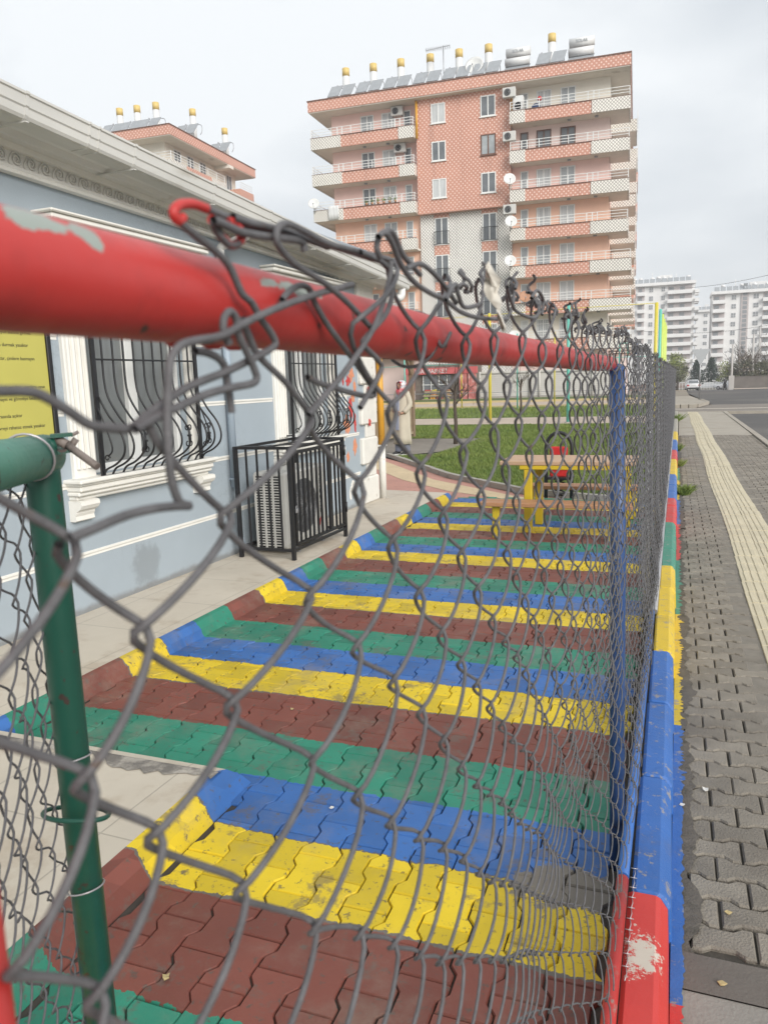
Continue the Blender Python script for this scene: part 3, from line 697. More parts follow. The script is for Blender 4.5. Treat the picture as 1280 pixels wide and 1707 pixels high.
def warp(Y, z, near=1.0):
    k = np.clip((Y-.3)/.6, 0, 1)
    dy = LEAN*(z-1.45)*np.clip(1.6-Y,0,1) + k*(.012*np.sin(z*4.1+Y*2.7) + .004*np.sin(z*13+Y*9+1)) + .0025*np.sin(Y*41+z*27)
    dz = .018*np.clip((Y-.75)/.3,0,1) + k*(.010*np.sin(Y*4.3+z*3) + .004*np.sin(Y*13+z*9+2)) + .0025*np.sin(Y*37+z*19)
    dx = k*(.006*np.sin(Y*5+z*5) + .002*np.sin(Y*23+z*15))
    return dx, dy, dz
def wires(yc, pitch, par, ztop, K, r, n):
    """zigzag wires at y = yc, a flattened helix so that neighbours hook into each other"""
    yc = np.asarray(yc); NH = int((Z0 - ZB)/H2); u = np.arange(K)/K
    h0 = int(max(0, math.ceil((Z0 - ztop)/H2)))
    h = np.repeat(np.arange(h0, NH), K); uu = np.tile(u, NH - h0)
    s = np.where((h[None,:] + par[:,None]) % 2 == 0, 1.0, -1.0)
    a = pitch/2 + .0035
    f = .5 - np.arcsin(.988*np.cos(np.pi*uu))/(2*np.arcsin(.988))
    Y = yc[:,None] + a*s*(1 - 2*f[None,:])
    Z = np.broadcast_to(Z0 - (h + uu)*H2, Y.shape)
    X = T*s*np.sin(np.pi*np.clip(uu,0,1))[None,:]**.6
    dx, dy, dz = warp(Y, Z)
    Yw, Zw = Y + dy, Z + dz
    add_tubes(np.stack([sx(Yw, Zw) + X + dx, Yw, Zw], -1), r, n)
def onsheet(px, py, off=0.0):
    d = ray(px, py); x = -.185
    for _ in range(12):
        q = CAM + d*(x/d[0]); x = -.191 + .024*q[1] + off
    return CAM + d*(x/d[0])
def zig(nodes, first):
    """a near wire traced through its nodes; first = +1 when it starts at a right-hand node"""
    N = [onsheet(*n) for n in nodes]; P = []; sg = first; uu = np.arange(10)/10
    for a, b_ in zip(N[:-1], N[1:]):
        f = .5 - np.arcsin(.988*np.cos(np.pi*uu))/(2*np.arcsin(.988))
        e = .0035*sg
        for u_, f_ in zip(uu, f):
            q = a + (b_ - a)*np.array([f_, f_, u_]); q = q + np.array([T*sg*math.sin(math.pi*u_)**.6, e*(1-2*f_), 0]); P.append(q)
        sg = -sg
    P.append(N[-1]); add_tubes(np.array(P)[None], .0018, 10)
zig([(-190,660),(112,905),(-60,1185),(140,1300),(30,1612),(158,1660),(50,1950)], -1)
zig([(112,903),(234,1049),(140,1300),(256,1390),(158,1660),(290,1765)], -1)
zig([(375,855),(234,1049),(385,1171),(256,1390),(400,1480),(290,1765),(430,1850)], 1)
zig([(512,690),(375,855),(512,985),(385,1171),(515,1267),(400,1480),(518,1545),(430,1800),(540,1850)], 1)
PN = .059
w3 = np.array([onsheet(*n_) for n_ in ((512,690),(512,985),(515,1267),(518,1545))])
LEAN = float(np.polyfit(w3[:,2], w3[:,1], 1)[0]); H2 = float(-np.polyfit(np.arange(4), w3[:,2], 1)[0])/2; Z0 = float(w3[:,2].mean() + 3*H2 + 2*H2)
YS = float(w3[:,1].mean() - LEAN*(w3[:,2].mean() - 1.45)) + PN/2
print('mesh', LEAN, H2, Z0, YS)
wires([YS], PN, np.array([1]), 1.60, 8, .0018, 8)
wires(YS + PN*np.arange(1,13), PN, np.arange(12)+2, 1.70, 8, .0017, 8)
y1 = YS + PN*13; n2 = 40; wires(y1 + np.arange(n2)*PN, PN, np.arange(n2)+14, 1.70, 6, .0017, 6)
y2 = y1 + n2*PN; n3 = 120; wires(y2 + np.arange(n3)*PN, PN, np.arange(n3)+14+n2, 1.70, 4, .0021, 4)
y3 = y2 + n3*PN; n4 = int((30.4 - y3)/PN); wires(y3 + np.arange(n4)*PN, PN, np.arange(n4)+14+n2+n3, 1.70, 2, .0026, 3)
# barbs along the top: neighbouring wire ends twisted together, leaning every way
rb = np.random.default_rng(5)
def barb(y, far):
    lx, ly = rb.normal(.0,.010), rb.normal(0,.014); hgt = rb.uniform(.010,.034)
    k = 9 if not far else 5; t = np.linspace(0,1,k)
    for ph in (0, math.pi):
        Y = y + ly*t + .0035*np.cos(ph + t*9); Xx = lx*t + .0035*np.sin(ph + t*9); Z = Z0 - .012 + hgt*t + .006*np.sin(t*3 + ph)
        if rb.random() < .45: Z = Z - .03*np.clip(t-.6,0,1)**1.2*2; Y = Y + rb.normal(0,.02)*np.clip(t-.5,0,1)
        dx, dy, dz = warp(Y, Z); add_tubes(np.stack([sx(Y, Z) + Xx + dx, Y + dy, Z + dz], -1)[None], .0018, 6 if not far else 4)
for y in np.arange(.68, 4.0, PN): barb(y, False)
for y in np.arange(4.0, 30, PN*1.5): barb(y, True)
# tangle where the mesh has been torn and bent over the rail
def traced(pts, x, r=.0018, dxs=0.0):
    P = np.array([atx(px, py, x + (d[0] if d else 0) + dxs) for px, py, *d in pts])
    add_tubes(spline(P, 7)[None], r, 10)
traced([(-60,650),(0,652),(60,655),(110,682),(150,708),(185,713),(218,714),(243,694),(268,676),(314,645),(371,622),(418,600),(452,581),(459,570),(450,552),(436,533),(420,505),(403,488),(378,437),(332,397),(298,368),(290,353),(299,342),(322,340),(368,358),(422,381),(461,394),(512,399),(565,414),(626,433),(652,436)], -.187)
traced([(225,716),(260,696),(296,679),(343,658),(382,647),(418,640),(428,632),(424,615),(411,586),(398,557),(394,532),(384,519),(374,530),(373,550),(382,573)], -.183)
traced([(587,474),(519,493),(461,514),(411,537),(371,559),(325,568),(300,577),(285,600),(281,650),(279,700),(281,745),(286,797),(299,836),(316,843),(290,844),(250,849),(208,860),(160,880),(116,898)], -.180)
traced([(325,585),(345,588),(365,598),(375,612),(380,640),(386,688)], -.190)
traced([(243,700),(258,728),(275,752),(312,794),(345,828),(372,852)], -.186)
traced([(404,530),(415,560),(432,594),(475,636),(500,668),(516,690)], -.190)
traced([(620,548),(583,508),(540,471),(494,442),(465,410),(461,388),(470,374),(485,375),(512,388),(547,406),(600,420),(648,432)], -.178)
traced([(470,500),(483,485),(500,476),(515,481),(526,507),(547,543),(576,582),(601,617),(623,652),(617,661),(590,656),(562,648),(536,640),(512,629)], -.188)
traced([(355,367),(366,390),(384,408),(398,404),(402,392),(390,372),(378,372)], -.186, .0021)
traced([(355,367),(372,373),(400,386),(440,394),(500,402),(508,418)], -.182, .0019)
traced([(388,362),(420,372),(470,384),(520,402),(547,412)], -.184, .0019)
traced([(652,436),(648,470),(626,540),(582,610),(545,655),(514,692)], -.174)
traced([(600,420),(640,440),(655,470),(645,520),(612,560),(606,575),(630,600),(634,620),(600,680)], -.176)
traced([(630,395),(640,388),(652,402),(668,440),(690,470),(720,490),(742,500),(768,520),(800,530),(845,532)], -.152)
traced([(634,430),(628,412),(634,392),(650,385),(660,398),(672,425),(700,458)], -.155)
traced([(676,448),(700,440),(722,455),(742,478),(760,505)], -.154)
traced([(742,500),(758,474),(764,492),(774,512),(800,508)], -.150)
traced([(845,478),(853,505),(862,520),(888,530),(900,520)], -.148)
traced([(885,497),(895,484),(905,500),(903,525)], -.146)
V = np.vstack(Vs); Fq = np.vstack(Fs)
me = bpy.data.meshes.new('wire_mesh'); me.vertices.add(len(V)); me.vertices.foreach_set('co', V.ravel())
me.loops.add(Fq.size); me.loops.foreach_set('vertex_index', Fq.ravel()); me.polygons.add(len(Fq))
me.polygons.foreach_set('loop_start', np.arange(len(Fq))*4); me.polygons.foreach_set('loop_total', np.full(len(Fq),4)); me.polygons.foreach_set('use_smooth', np.ones(len(Fq),bool))
me.materials.append(M['wire']); me.update(calc_edges=True); me.validate()
link('wire_mesh', me, fence)
# red-dipped wire tips and tie wires
Vs, Fs, nv = [], [], 0
mb = MB()
for pts, x in (([(306,362),(298,368),(290,354),(299,342),(322,340),(345,348)], -.187), ([(366,390),(384,408),(398,404),(402,392)], -.186), ([(398,404),(404,392),(392,372),(380,370)], -.1855), ([(352,365),(358,369)], -.186)):
    mb.tube(spline([atx(a, b_, x) for a, b_ in pts], 6), .0021, 8)
tag(mb.build('wire_tip', M['red_paint'], fence), 'red painted wire tips')
mb = MB()
for y, x in ((.66,-.2155),):
    mb.tube([(x+.024*math.cos(t), y+.006*math.sin(t), 1.636+.024*math.sin(t)) for t in np.linspace(0,6.28,20)[:-1]], .0016, 6, 0, True)
mb.tube(spline([(-.192,.66,1.636),(-.186,.655,1.628),(-.18,.66,1.64),(-.188,.668,1.63)],5), .0016, 6)
mb.build('tie_wire', M['wire'], fence)
mb = MB(); y = 1.72                    # bright stitching of the mesh foot to the kerb side
while y < 2.15:
    x = -.062 + .0085*(y-2); mb.tube([(x,y,.158),(x+.004,y+.02,.163),(x+.001,y+.043,.160)], .0013, 5); mb.tube([(x-.009,y+.043,.163),(x+.010,y+.046,.161)], .0013, 5); y += .045
mb.build('tie_wire', M['wire_bright'], fence)
# scrap of plastic caught on the barbs
p = [atx(a, b_, -.140) for a, b_ in ((812,445),(822,470),(818,492),(830,508),(832,525),(840,548))]
mb = MB(); wd = [.002,.012,.016,.022,.013,.004]; rings = []
for k, (q, w_) in enumerate(zip(p, wd)):
    a = k*.5; rings.append([(q[0]+w_*.5*math.cos(t)*math.cos(a)-.0016*math.sin(t)*math.sin(a), q[1]+w_*.5*math.cos(t)+.0, q[2]+.0016*math.sin(t)+.004*math.sin(t*2+k)) for t in np.linspace(0,6.28,11)[:-1]])
mb.loft(rings)
M['plastic'] = mat('weathered_plastic', (0.58,0.54,0.47), .5, .15, 25, dirt=(0.40,0.30,0.17), dscale=30)
tag(mb.build('plastic_scrap', M['plastic']), 'torn white and yellowed plastic scrap caught on the fence top', 'litter')

# ================================================================== THE GREEN GATE LEAF
GX, GY = -.735, .75; HX, HY = -.255, -.10
GL = math.hypot(HX-GX, HY-GY); ga = math.atan2(HY-GY, HX-GX)
gate = thing('gate_leaf', 'open green tube gate leaf with loose wire mesh and latch bolt, between fence and house', 'gate', (GX,GY,0), ga)
mb = MB(); mb.tube([(0,0,.08),(0,0,1.50),(0,0,1.515)], .0212, 20); tag(mb.build('upright', M['green_paint'], gate), 'dark green upright')
mb = MB(); mb.tube([(GL,0,.08),(GL,0,1.535)], .021, 14); mb.build('upright', M['green_paint'], gate)
mb = MB(); mb.tube([(-.016,0,1.522),(.2,0,1.528),(GL-.02,0,1.535)], .0265, 24); tag(mb.build('top_tube', M['green_light'], gate), 'worn pale green top tube')
mb = MB(); mb.tube([(.02,0,.1),(GL-.02,0,.1)], .02, 12); mb.build('bottom_tube', M['green_paint'], gate)
# latch
lz = 1.517
inv = Matrix.Rotation(-ga, 4, 'Z') @ Matrix.Translation((-GX,-GY,0))
def GP(px, py, Z): 
    q = CAM + ray(px, py)*Z; return tuple(inv @ Vector(q))
mb = MB(); mb.rod(GP(84,727,.945), GP(121,724,.955), .020, .0045); mb.rod(GP(90,754,.95), GP(126,749,.96), .022, .005); mb.rod(GP(90,727,.95),GP(92,755,.955),.012,.004)
mb.tube([GP(80,745,.94),GP(92,742,.945)], .009, 12); mb.build('latch_bracket', M['green_paint'], gate)
mb = MB(); mb.tube([GP(96,733,.95), GP(113,742,.95)], .0062, 12); mb.tube([GP(113,742,.95), GP(163,778,.93)], .0046, 12); mb.tube([GP(119,726,.955),GP(131,720,.96)], .0022, 8); mb.tube([GP(118,735,.965),GP(128,741,.968)], .0062, 12)
mb.build('latch_bolt', M['rust'], gate)
mb = MB(); c = Vector(GP(127,1357,1.02)); ax = Vector((1,0,0))
pts = []
for t in np.linspace(0, 2*math.pi, 33)[:-1]:
    q = CAM + ray(127 + 55*np.sign(math.cos(t))*abs(math.cos(t))**.8, 1357 - 12*math.sin(t)*1.0)*(1.02 + .045*math.sin(t)); pts.append(tuple(inv @ Vector(q)))
mb.tube(pts, .0032, 8, 0, True); mb.build('loop_handle', M['green_paint'], gate)
mb = MB()
for s_, r_ in ((.05,.0285),): mb.tube([(s_+.012*math.sin(t), r_*math.cos(t), 1.525+r_*math.sin(t)) for t in np.linspace(0,6.28,25)[:-1]], .0016, 6, 0, True)
mb.build('tie_wire', M['wire_bright'], gate)
for z_ in (1.12,.93,.70):
    mb = MB(); mb.tube([(.024*math.cos(t)+.004, .024*math.sin(t), z_+.006*math.sin(t+1)) for t in np.linspace(0,6.28,21)[:-1]], .0012, 6, 0, True); mb.build('tie_wire', M['wire_bright'], gate)
# its own loose mesh
Vs, Fs, nv = [], [], 0
def gate_wires():
    yc = np.arange(28)*.033 - .01; K = 7; h2 = .045; NH = int(1.40/h2)
    h = np.repeat(np.arange(NH), K); uu = np.tile(np.arange(K)/K, NH)
    par = np.arange(len(yc)); s = np.where((h[None,:]+par[:,None]) % 2 == 0, 1., -1.)
    f = np.clip((uu-.1)/.8,0,1)
    Sx = yc[:,None] + .020*s*(1-2*f[None,:]); Z = np.broadcast_to(1.50 - (h+uu)*h2, Sx.shape)
    yy = .005*s*np.sin(np.pi*uu)[None,:]**.7 + .026 + .006*np.sin(Z*8+Sx*5)
    q = (1.5 - Z)
    Sw = Sx + .014*np.sin(Z*7+Sx*11) + .010*np.sin(Z*19+Sx*3) - .055*q*np.exp(-Sx/.25) + .004*np.sin(Z*40+Sx*60)
    Zw = Z + .011*np.sin(Sx*21+Z*5) + .005*np.sin(Sx*50+Z*13)
    add_tubes(np.stack([Sw, -yy, Zw], -1), .00145, 6)
gate_wires()
V = np.vstack(Vs); Fq = np.vstack(Fs)
me = bpy.data.meshes.new('wire_mesh'); me.from_pydata([tuple(x) for x in V], [], [tuple(int(i) for i in x) for x in Fq]); me.polygons.foreach_set('use_smooth', np.ones(len(Fq),bool)); me.materials.append(M['wire']); me.update()
link('wire_mesh', me, gate)
# ================================================================== THE HOUSE
ha = -math.atan(.0328)
house = thing('single_storey_house', 'low blue grey house with white cornice, fluted window frames and black window grilles', 'house', (-3.856,0,0), ha)
S0, S1 = -2.5, 9.2                    # along the wall (local y); local x points out of the wall
W1, W2 = (4.25,5.36), (6.94,7.96)
WB, WT = 1.03, 2.56
def wall_panel(mb, s0, s1, z0, z1, holes, rec=.13):
    ss = sorted({s0, s1, *[h[0] for h in holes], *[h[1] for h in holes]}); zs = sorted({z0, z1, *[h[2] for h in holes], *[h[3] for h in holes]})
    for i in range(len(ss)-1):
        for j in range(len(zs)-1):
            cs, cz = (ss[i]+ss[i+1])/2, (zs[j]+zs[j+1])/2
            if any(h[0] < cs < h[1] and h[2] < cz < h[3] for h in holes): continue
            mb.poly([(0,ss[i],zs[j]),(0,ss[i+1],zs[j]),(0,ss[i+1],zs[j+1]),(0,ss[i],zs[j+1])])
    for a, b_, c, d in holes:
        mb.poly([(0,a,c),(0,a,d),(-rec,a,d),(-rec,a,c)]); mb.poly([(0,b_,c),(-rec,b_,c),(-rec,b_,d),(0,b_,d)])
        mb.poly([(0,a,c),(-rec,a,c),(-rec,b_,c),(0,b_,c)]); mb.poly([(0,a,d),(0,b_,d),(-rec,b_,d),(-rec,a,d)])
holes = [(W1[0],W1[1],WB,WT),(W2[0],W2[1],WB,WT),(1.2,2.3,WB,WT)]
mb = MB(); wall_panel(mb, S0, S1, -.1, 3.2, holes)
mb.poly([(0,S1,-.1),(-7,S1,-.1),(-7,S1,3.2),(0,S1,3.2)]); mb.poly([(0,S0,-.1),(0,S0,3.2),(-7,S0,3.2),(-7,S0,-.1)]); mb.poly([(-7,S0,-.1),(-7,S0,3.2),(-7,S1,3.2),(-7,S1,-.1)])
def wall_mat():
    m, t, b = newmat('painted_house_wall'); v = coords(t)
    base = (0.335,0.385,0.425)
    col = mixc(t, noise(t, v, 1.6, 7, .65), tuple(x*.90 for x in base), tuple(x*1.09 for x in base))
    sp = nn(t, 'ShaderNodeSeparateXYZ'); L(t, v, sp.inputs[0])
    mm = nn(t, 'ShaderNodeMapping'); mm.inputs['Scale'].default_value = (1,6,.5); L(t, v, mm.inputs[0])
    stk = smooth(t, noise(t, mm.outputs[0], 1.5, 5, .6), .6, .8); col = mixc(t, math_n(t,'MULTIPLY',stk,.25), col, (.24,.25,.25))
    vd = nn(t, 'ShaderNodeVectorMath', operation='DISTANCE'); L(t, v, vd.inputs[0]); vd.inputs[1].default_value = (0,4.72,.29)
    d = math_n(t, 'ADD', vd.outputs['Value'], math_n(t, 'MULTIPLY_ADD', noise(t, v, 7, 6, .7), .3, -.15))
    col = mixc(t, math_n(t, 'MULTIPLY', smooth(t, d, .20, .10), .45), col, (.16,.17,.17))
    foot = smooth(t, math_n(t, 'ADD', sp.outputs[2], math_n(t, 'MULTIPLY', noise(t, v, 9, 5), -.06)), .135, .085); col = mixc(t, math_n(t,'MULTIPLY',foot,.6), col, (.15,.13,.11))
    sc_ = smooth(t, noise(t, v, 22, 5, .7), .70, .73); col = mixc(t, math_n(t,'MULTIPLY',sc_,.3), col, (.55,.55,.52))
    L(t, col, b.inputs['Base Color']); b.inputs['Roughness'].default_value = .75
    ck = smooth(t, math_n(t, 'ABSOLUTE', math_n(t, 'SUBTRACT', noise(t, v, 2.3, 9, .75), .5)), .006, .0015); col = mixc(t, math_n(t, 'MULTIPLY', math_n(t, 'MULTIPLY', ck, smooth(t, noise(t, v, .8, 2), .5, .65)), .5), col, (.16,.17,.18)); L(t, col, b.inputs['Base Color'])
    bump(t, b, noise(t, v, 85, 7, .75), .4, .006); return m
M['house_wall'] = wall_mat()
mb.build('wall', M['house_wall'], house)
# white joint lines that cut the wall into courses
mb = MB()
def gline(z, a, b_):
    prof = [(-.004,z-.022),(.003,z-.020),(-.0005+.003,z-.006),(.009,z+.004),(.009,z+.016),(-.004,z+.020)]
    mb.prism(prof, 'y', a, b_)
for z in (.5,.985,1.465,1.955,2.44):
    segs = [(S0,S1-.44)] if z < 1 else [(S0,1.0),(2.5,W1[0]-.215),(W1[1]+.13,W2[0]-.215),(W2[1]+.13,S1-.44)]
    for a, b_ in segs: gline(z, a, b_)
mb.build('course_line', M['white_plaster'], house)
mb = MB()                                # quoins at the far corner
z = .1; big = True
while z < 2.75:
    h_ = .33 if big else .16
    if big: mb.bbox(-.3, S1-.42, z, .05, S1+.05, z+h_, .018)
    else: mb.bbox(-.3, S1-.26, z, .026, S1+.026, z+h_, .008)
    z += h_ + .001; big = not big
M['quoin'] = mat('quoin_plaster', (0.68,0.66,0.61), .8, .07, 6, .3, 60, dirt=(0.36,0.31,0.25), dscale=9, dlo=.6, dhi=.72)
mb.build('quoin', M['quoin'], house)
mb = MB()                                # splashes of paint by the corner
rs_ = random.Random(4)
for (s_, z, rw, rh, mi) in ((8.55,1.30,.035,.13,0),(8.42,1.38,.015,.11,2),(8.62,1.42,.05,.05,1),(8.42,1.12,.06,.10,1),(8.66,1.12,.02,.09,0),(8.50,1.62,.04,.05,0),(8.36,1.64,.015,.05,0),(8.60,1.70,.05,.06,1),(8.63,.83,.04,.07,1),(8.42,.72,.03,.05,1),(8.52,.36,.045,.06,2),(8.45,.28,.02,.05,2),(8.58,.27,.03,.03,2),(8.68,1.55,.03,.06,1)):
    rw *= 1.5; rh *= 1.35; pts = [(.0035, s_ + rw*math.cos(t)*rs_.uniform(.55,1.2), z + rh*math.sin(t)*rs_.uniform(.5,1.25)) for t in np.linspace(0,6.28,19)[:-1]]
    mb.loft([[(.0,y,z_) for _,y,z_ in pts], pts], mi, True, False)
for (z, off) in ((1.50,0),(1.28,-.05),(1.10,-.02)):
    pts = [(.0525 if z != 1.28 else .030, S1-.2+off*.3 + .045*math.cos(t)*rs_.uniform(.4,1.2), z + .05*math.sin(t)*rs_.uniform(.5,1.3)) for t in np.linspace(0,6.28,15)[:-1]]
    mb.loft([[(x-.004,y,z_) for x,y,z_ in pts], pts], 0, True, False)
M['orange_splash'] = mat('orange_splash', (0.62,0.25,0.14), .7, .2, 20)
mb.build('paint_splash', [KM['red'],M['orange_splash'],M['white_plaster']], house)
# cornice: frieze, soffit, roof edge; heights fall a little towards the far end
def zl(z, k): return lambda s: z - k*(s - 3.2)
def sweep(mb, prof, s0, s1, n=2, mi=0, caps=True):
    ss = np.linspace(s0, s1, n); mb.loft([[(x, s, f(s)) for x, f in prof] for s in ss], mi, caps, False)
fb, ft = zl(2.905,.024), zl(3.085,.050)
gb, gt = zl(3.085,.056), zl(3.225,.056); OV = -.18
mb = MB()
sh = lambda f, d: (lambda s: f(s) + d)
sweep(mb, [(0,fb),(.055,fb),(.062,sh(fb,.018)),(.050,sh(fb,.030)),(.044,sh(fb,.045)),(.03,sh(fb,.05)),(.03,sh(ft,-.035)),(.06,sh(ft,-.030)),(.075,sh(ft,0)),(0,ft)], S0, S1+.06)
mb.build('frieze', M['white_plaster'], house)
# running scrolls along the frieze
mb = MB(); s_ = 2.6; k = 0
while s_ < S1 - .05:
    zc = (fb(s_)+.05 + ft(s_)-.035)/2; rr = .042
    t = np.linspace(0, 4.0*math.pi*.85, 22); rad = rr*(1 - .80*t/t[-1])
    if True:
        mb.tube([(.036, s_ + a*math.cos(-u+2.6), zc + a*math.sin(-u+2.6)) for a, u in zip(rad, t)], .0062, 5)
        mb.tube(spline([(.036,s_-.036,zc+.024),(.036,s_-.058,zc-.028),(.036,s_-.01,zc-.05),(.036,s_+.03,zc-.045)],4), .0055, 5)
    s_ += .112; k += 1
M['scroll'] = mat('scroll_plaster', (0.66,0.64,0.59), .8, .08, 8, .2, 90)
mb.build('scroll_band', M['scroll'], house)
mb = MB(); sweep(mb, [(.02,ft),(.07,ft),(.12,sh(ft,.004)),(.20,sh(gb,.022)),(.275,sh(gb,.016)),(.28,sh(gb,.012)),(.28,sh(gb,.16)),(.02,sh(gb,.2))], S0, S1+.30); mb.build('soffit', M['soffit'], house)
mb = MB()
sweep(mb, [(-7.2,lambda s:3.1),(.27,sh(gb,.165)),(.27,sh(gb,.19)),(-3.4,lambda s:3.9),(-7.2,lambda s:3.15)], S0-.2, S1+.3)
M['roof'] = mat('roof_tiles', (0.30,0.10,0.06), .8, .2, 6); mb.build('roof', M['roof'], house)
# gutter
mb = MB(); prof = [(.285,gb),(.385,gb),(.405,sh(gb,.006)),(.416,sh(gb,.022)),(.422,sh(gb,.060)),(.430,sh(gb,.068)),(.436,sh(gb,.120)),(.445,sh(gb,.126)),(.445,sh(gb,.140)),(.430,sh(gb,.140)),(.402,sh(gb,.022)),(.295,sh(gb,.016)),(.290,sh(gb,.140)),(.284,sh(gb,.140))]
sweep(mb, prof, S0, S1+.36)
gut = mb.build('gutter', M['gutter'], house)
for s_ in (3.55,4.02,4.10,4.42,5.30,6.12,6.95,7.75,8.6):
    mb = MB(); w_ = .012 if s_ not in (4.02,4.10) else .006
    sweep(mb, [(x + (.004 if x > .35 else -.004), sh(f, (.003 if f is not gb else -.004))) for x, f in prof[:9]] , s_, s_ + w_*2)
    if s_ not in (4.02,4.10): mb.rod((.10,s_+w_,gb(s_)-.004),(.42,s_+w_,gb(s_)-.008), .022, .006)
    mb.build('gutter_bracket', M['gutter'], gut)
# downpipes
mb = MB(); s_ = 5.91; zt = gb(s_)
mb.cyl((.34,s_,zt+.01),(.34,s_,zt-.05),.048,16); mb.tube(spline([(.34,s_,zt-.03),(.33,s_,zt-.09),(.20,s_,zt-.13),(.07,s_,zt-.16),(.05,s_,zt-.22),(.05,s_,zt-.3)],5), .036, 14); mb.cyl((.05,s_,zt-.27),(.05,s_,zt-.34),.045,16)
mb.build('pipe_elbow', M['pvc_white'], house)
mb = MB(); mb.tube([(.05,s_,.72),(.05,s_,zt-.3)], .033, 14)
for z in (.78,1.6,2.4): mb.cyl((.05,s_,z),(.05,s_,z+.025),.040,14); mb.box(0,s_-.012,z,.05,s_+.012,z+.02)
mb.tube(spline([(.05,s_,.73),(.06,s_+.01,.5),(.06,s_+.03,.3),(.10,s_+.08,.12)],5), .010, 8)
M['pipe_blue'] = mat('painted_pipe', (0.30,0.36,0.42), .55, .06, 6); mb.build('downpipe', M['pipe_blue'], house)
mb = MB(); s_ = S1 + .12; zt = gb(s_)
mb.tube(spline([(.36,s_+.12,zt),(.35,s_+.10,zt-.10),(.26,s_+.04,zt-.13),(.14,s_-.02,zt-.15),(.09,s_-.03,zt-.25),(.09,s_-.03,1.9)],6), .048, 14)
for z in (2.5,2.1): mb.cyl((.09,s_-.03,z),(.09,s_-.03,z+.04),.056,14)
mb.build('downpipe', M['pvc_white'], house)
mb = MB(); mb.bbox(.0,S1-.32,2.42,.08,S1-.24,2.56,.01); mb.tube(spline([(.06,S1-.28,2.6),(.1,S1-.24,2.5),(.07,S1-.26,2.3)],4),.006,6); mb.build('junction_box', M['black_iron'], house)
mb = MB(); mb.tube([(.06,S1+.14,.1),(.06,S1+.14,.80)], .045, 14, 0); mb.tube([(.06,S1+.14,.80),(.06,S1+.14,2.0)], .043, 14, 1); mb.box(.0,S1+.06,.78,.11,S1+.2,.80,0)
tag(mb.build('gas_pipe', [M['quoin'],M['orange_pipe']], house), 'gas pipe, white below and orange yellow above')
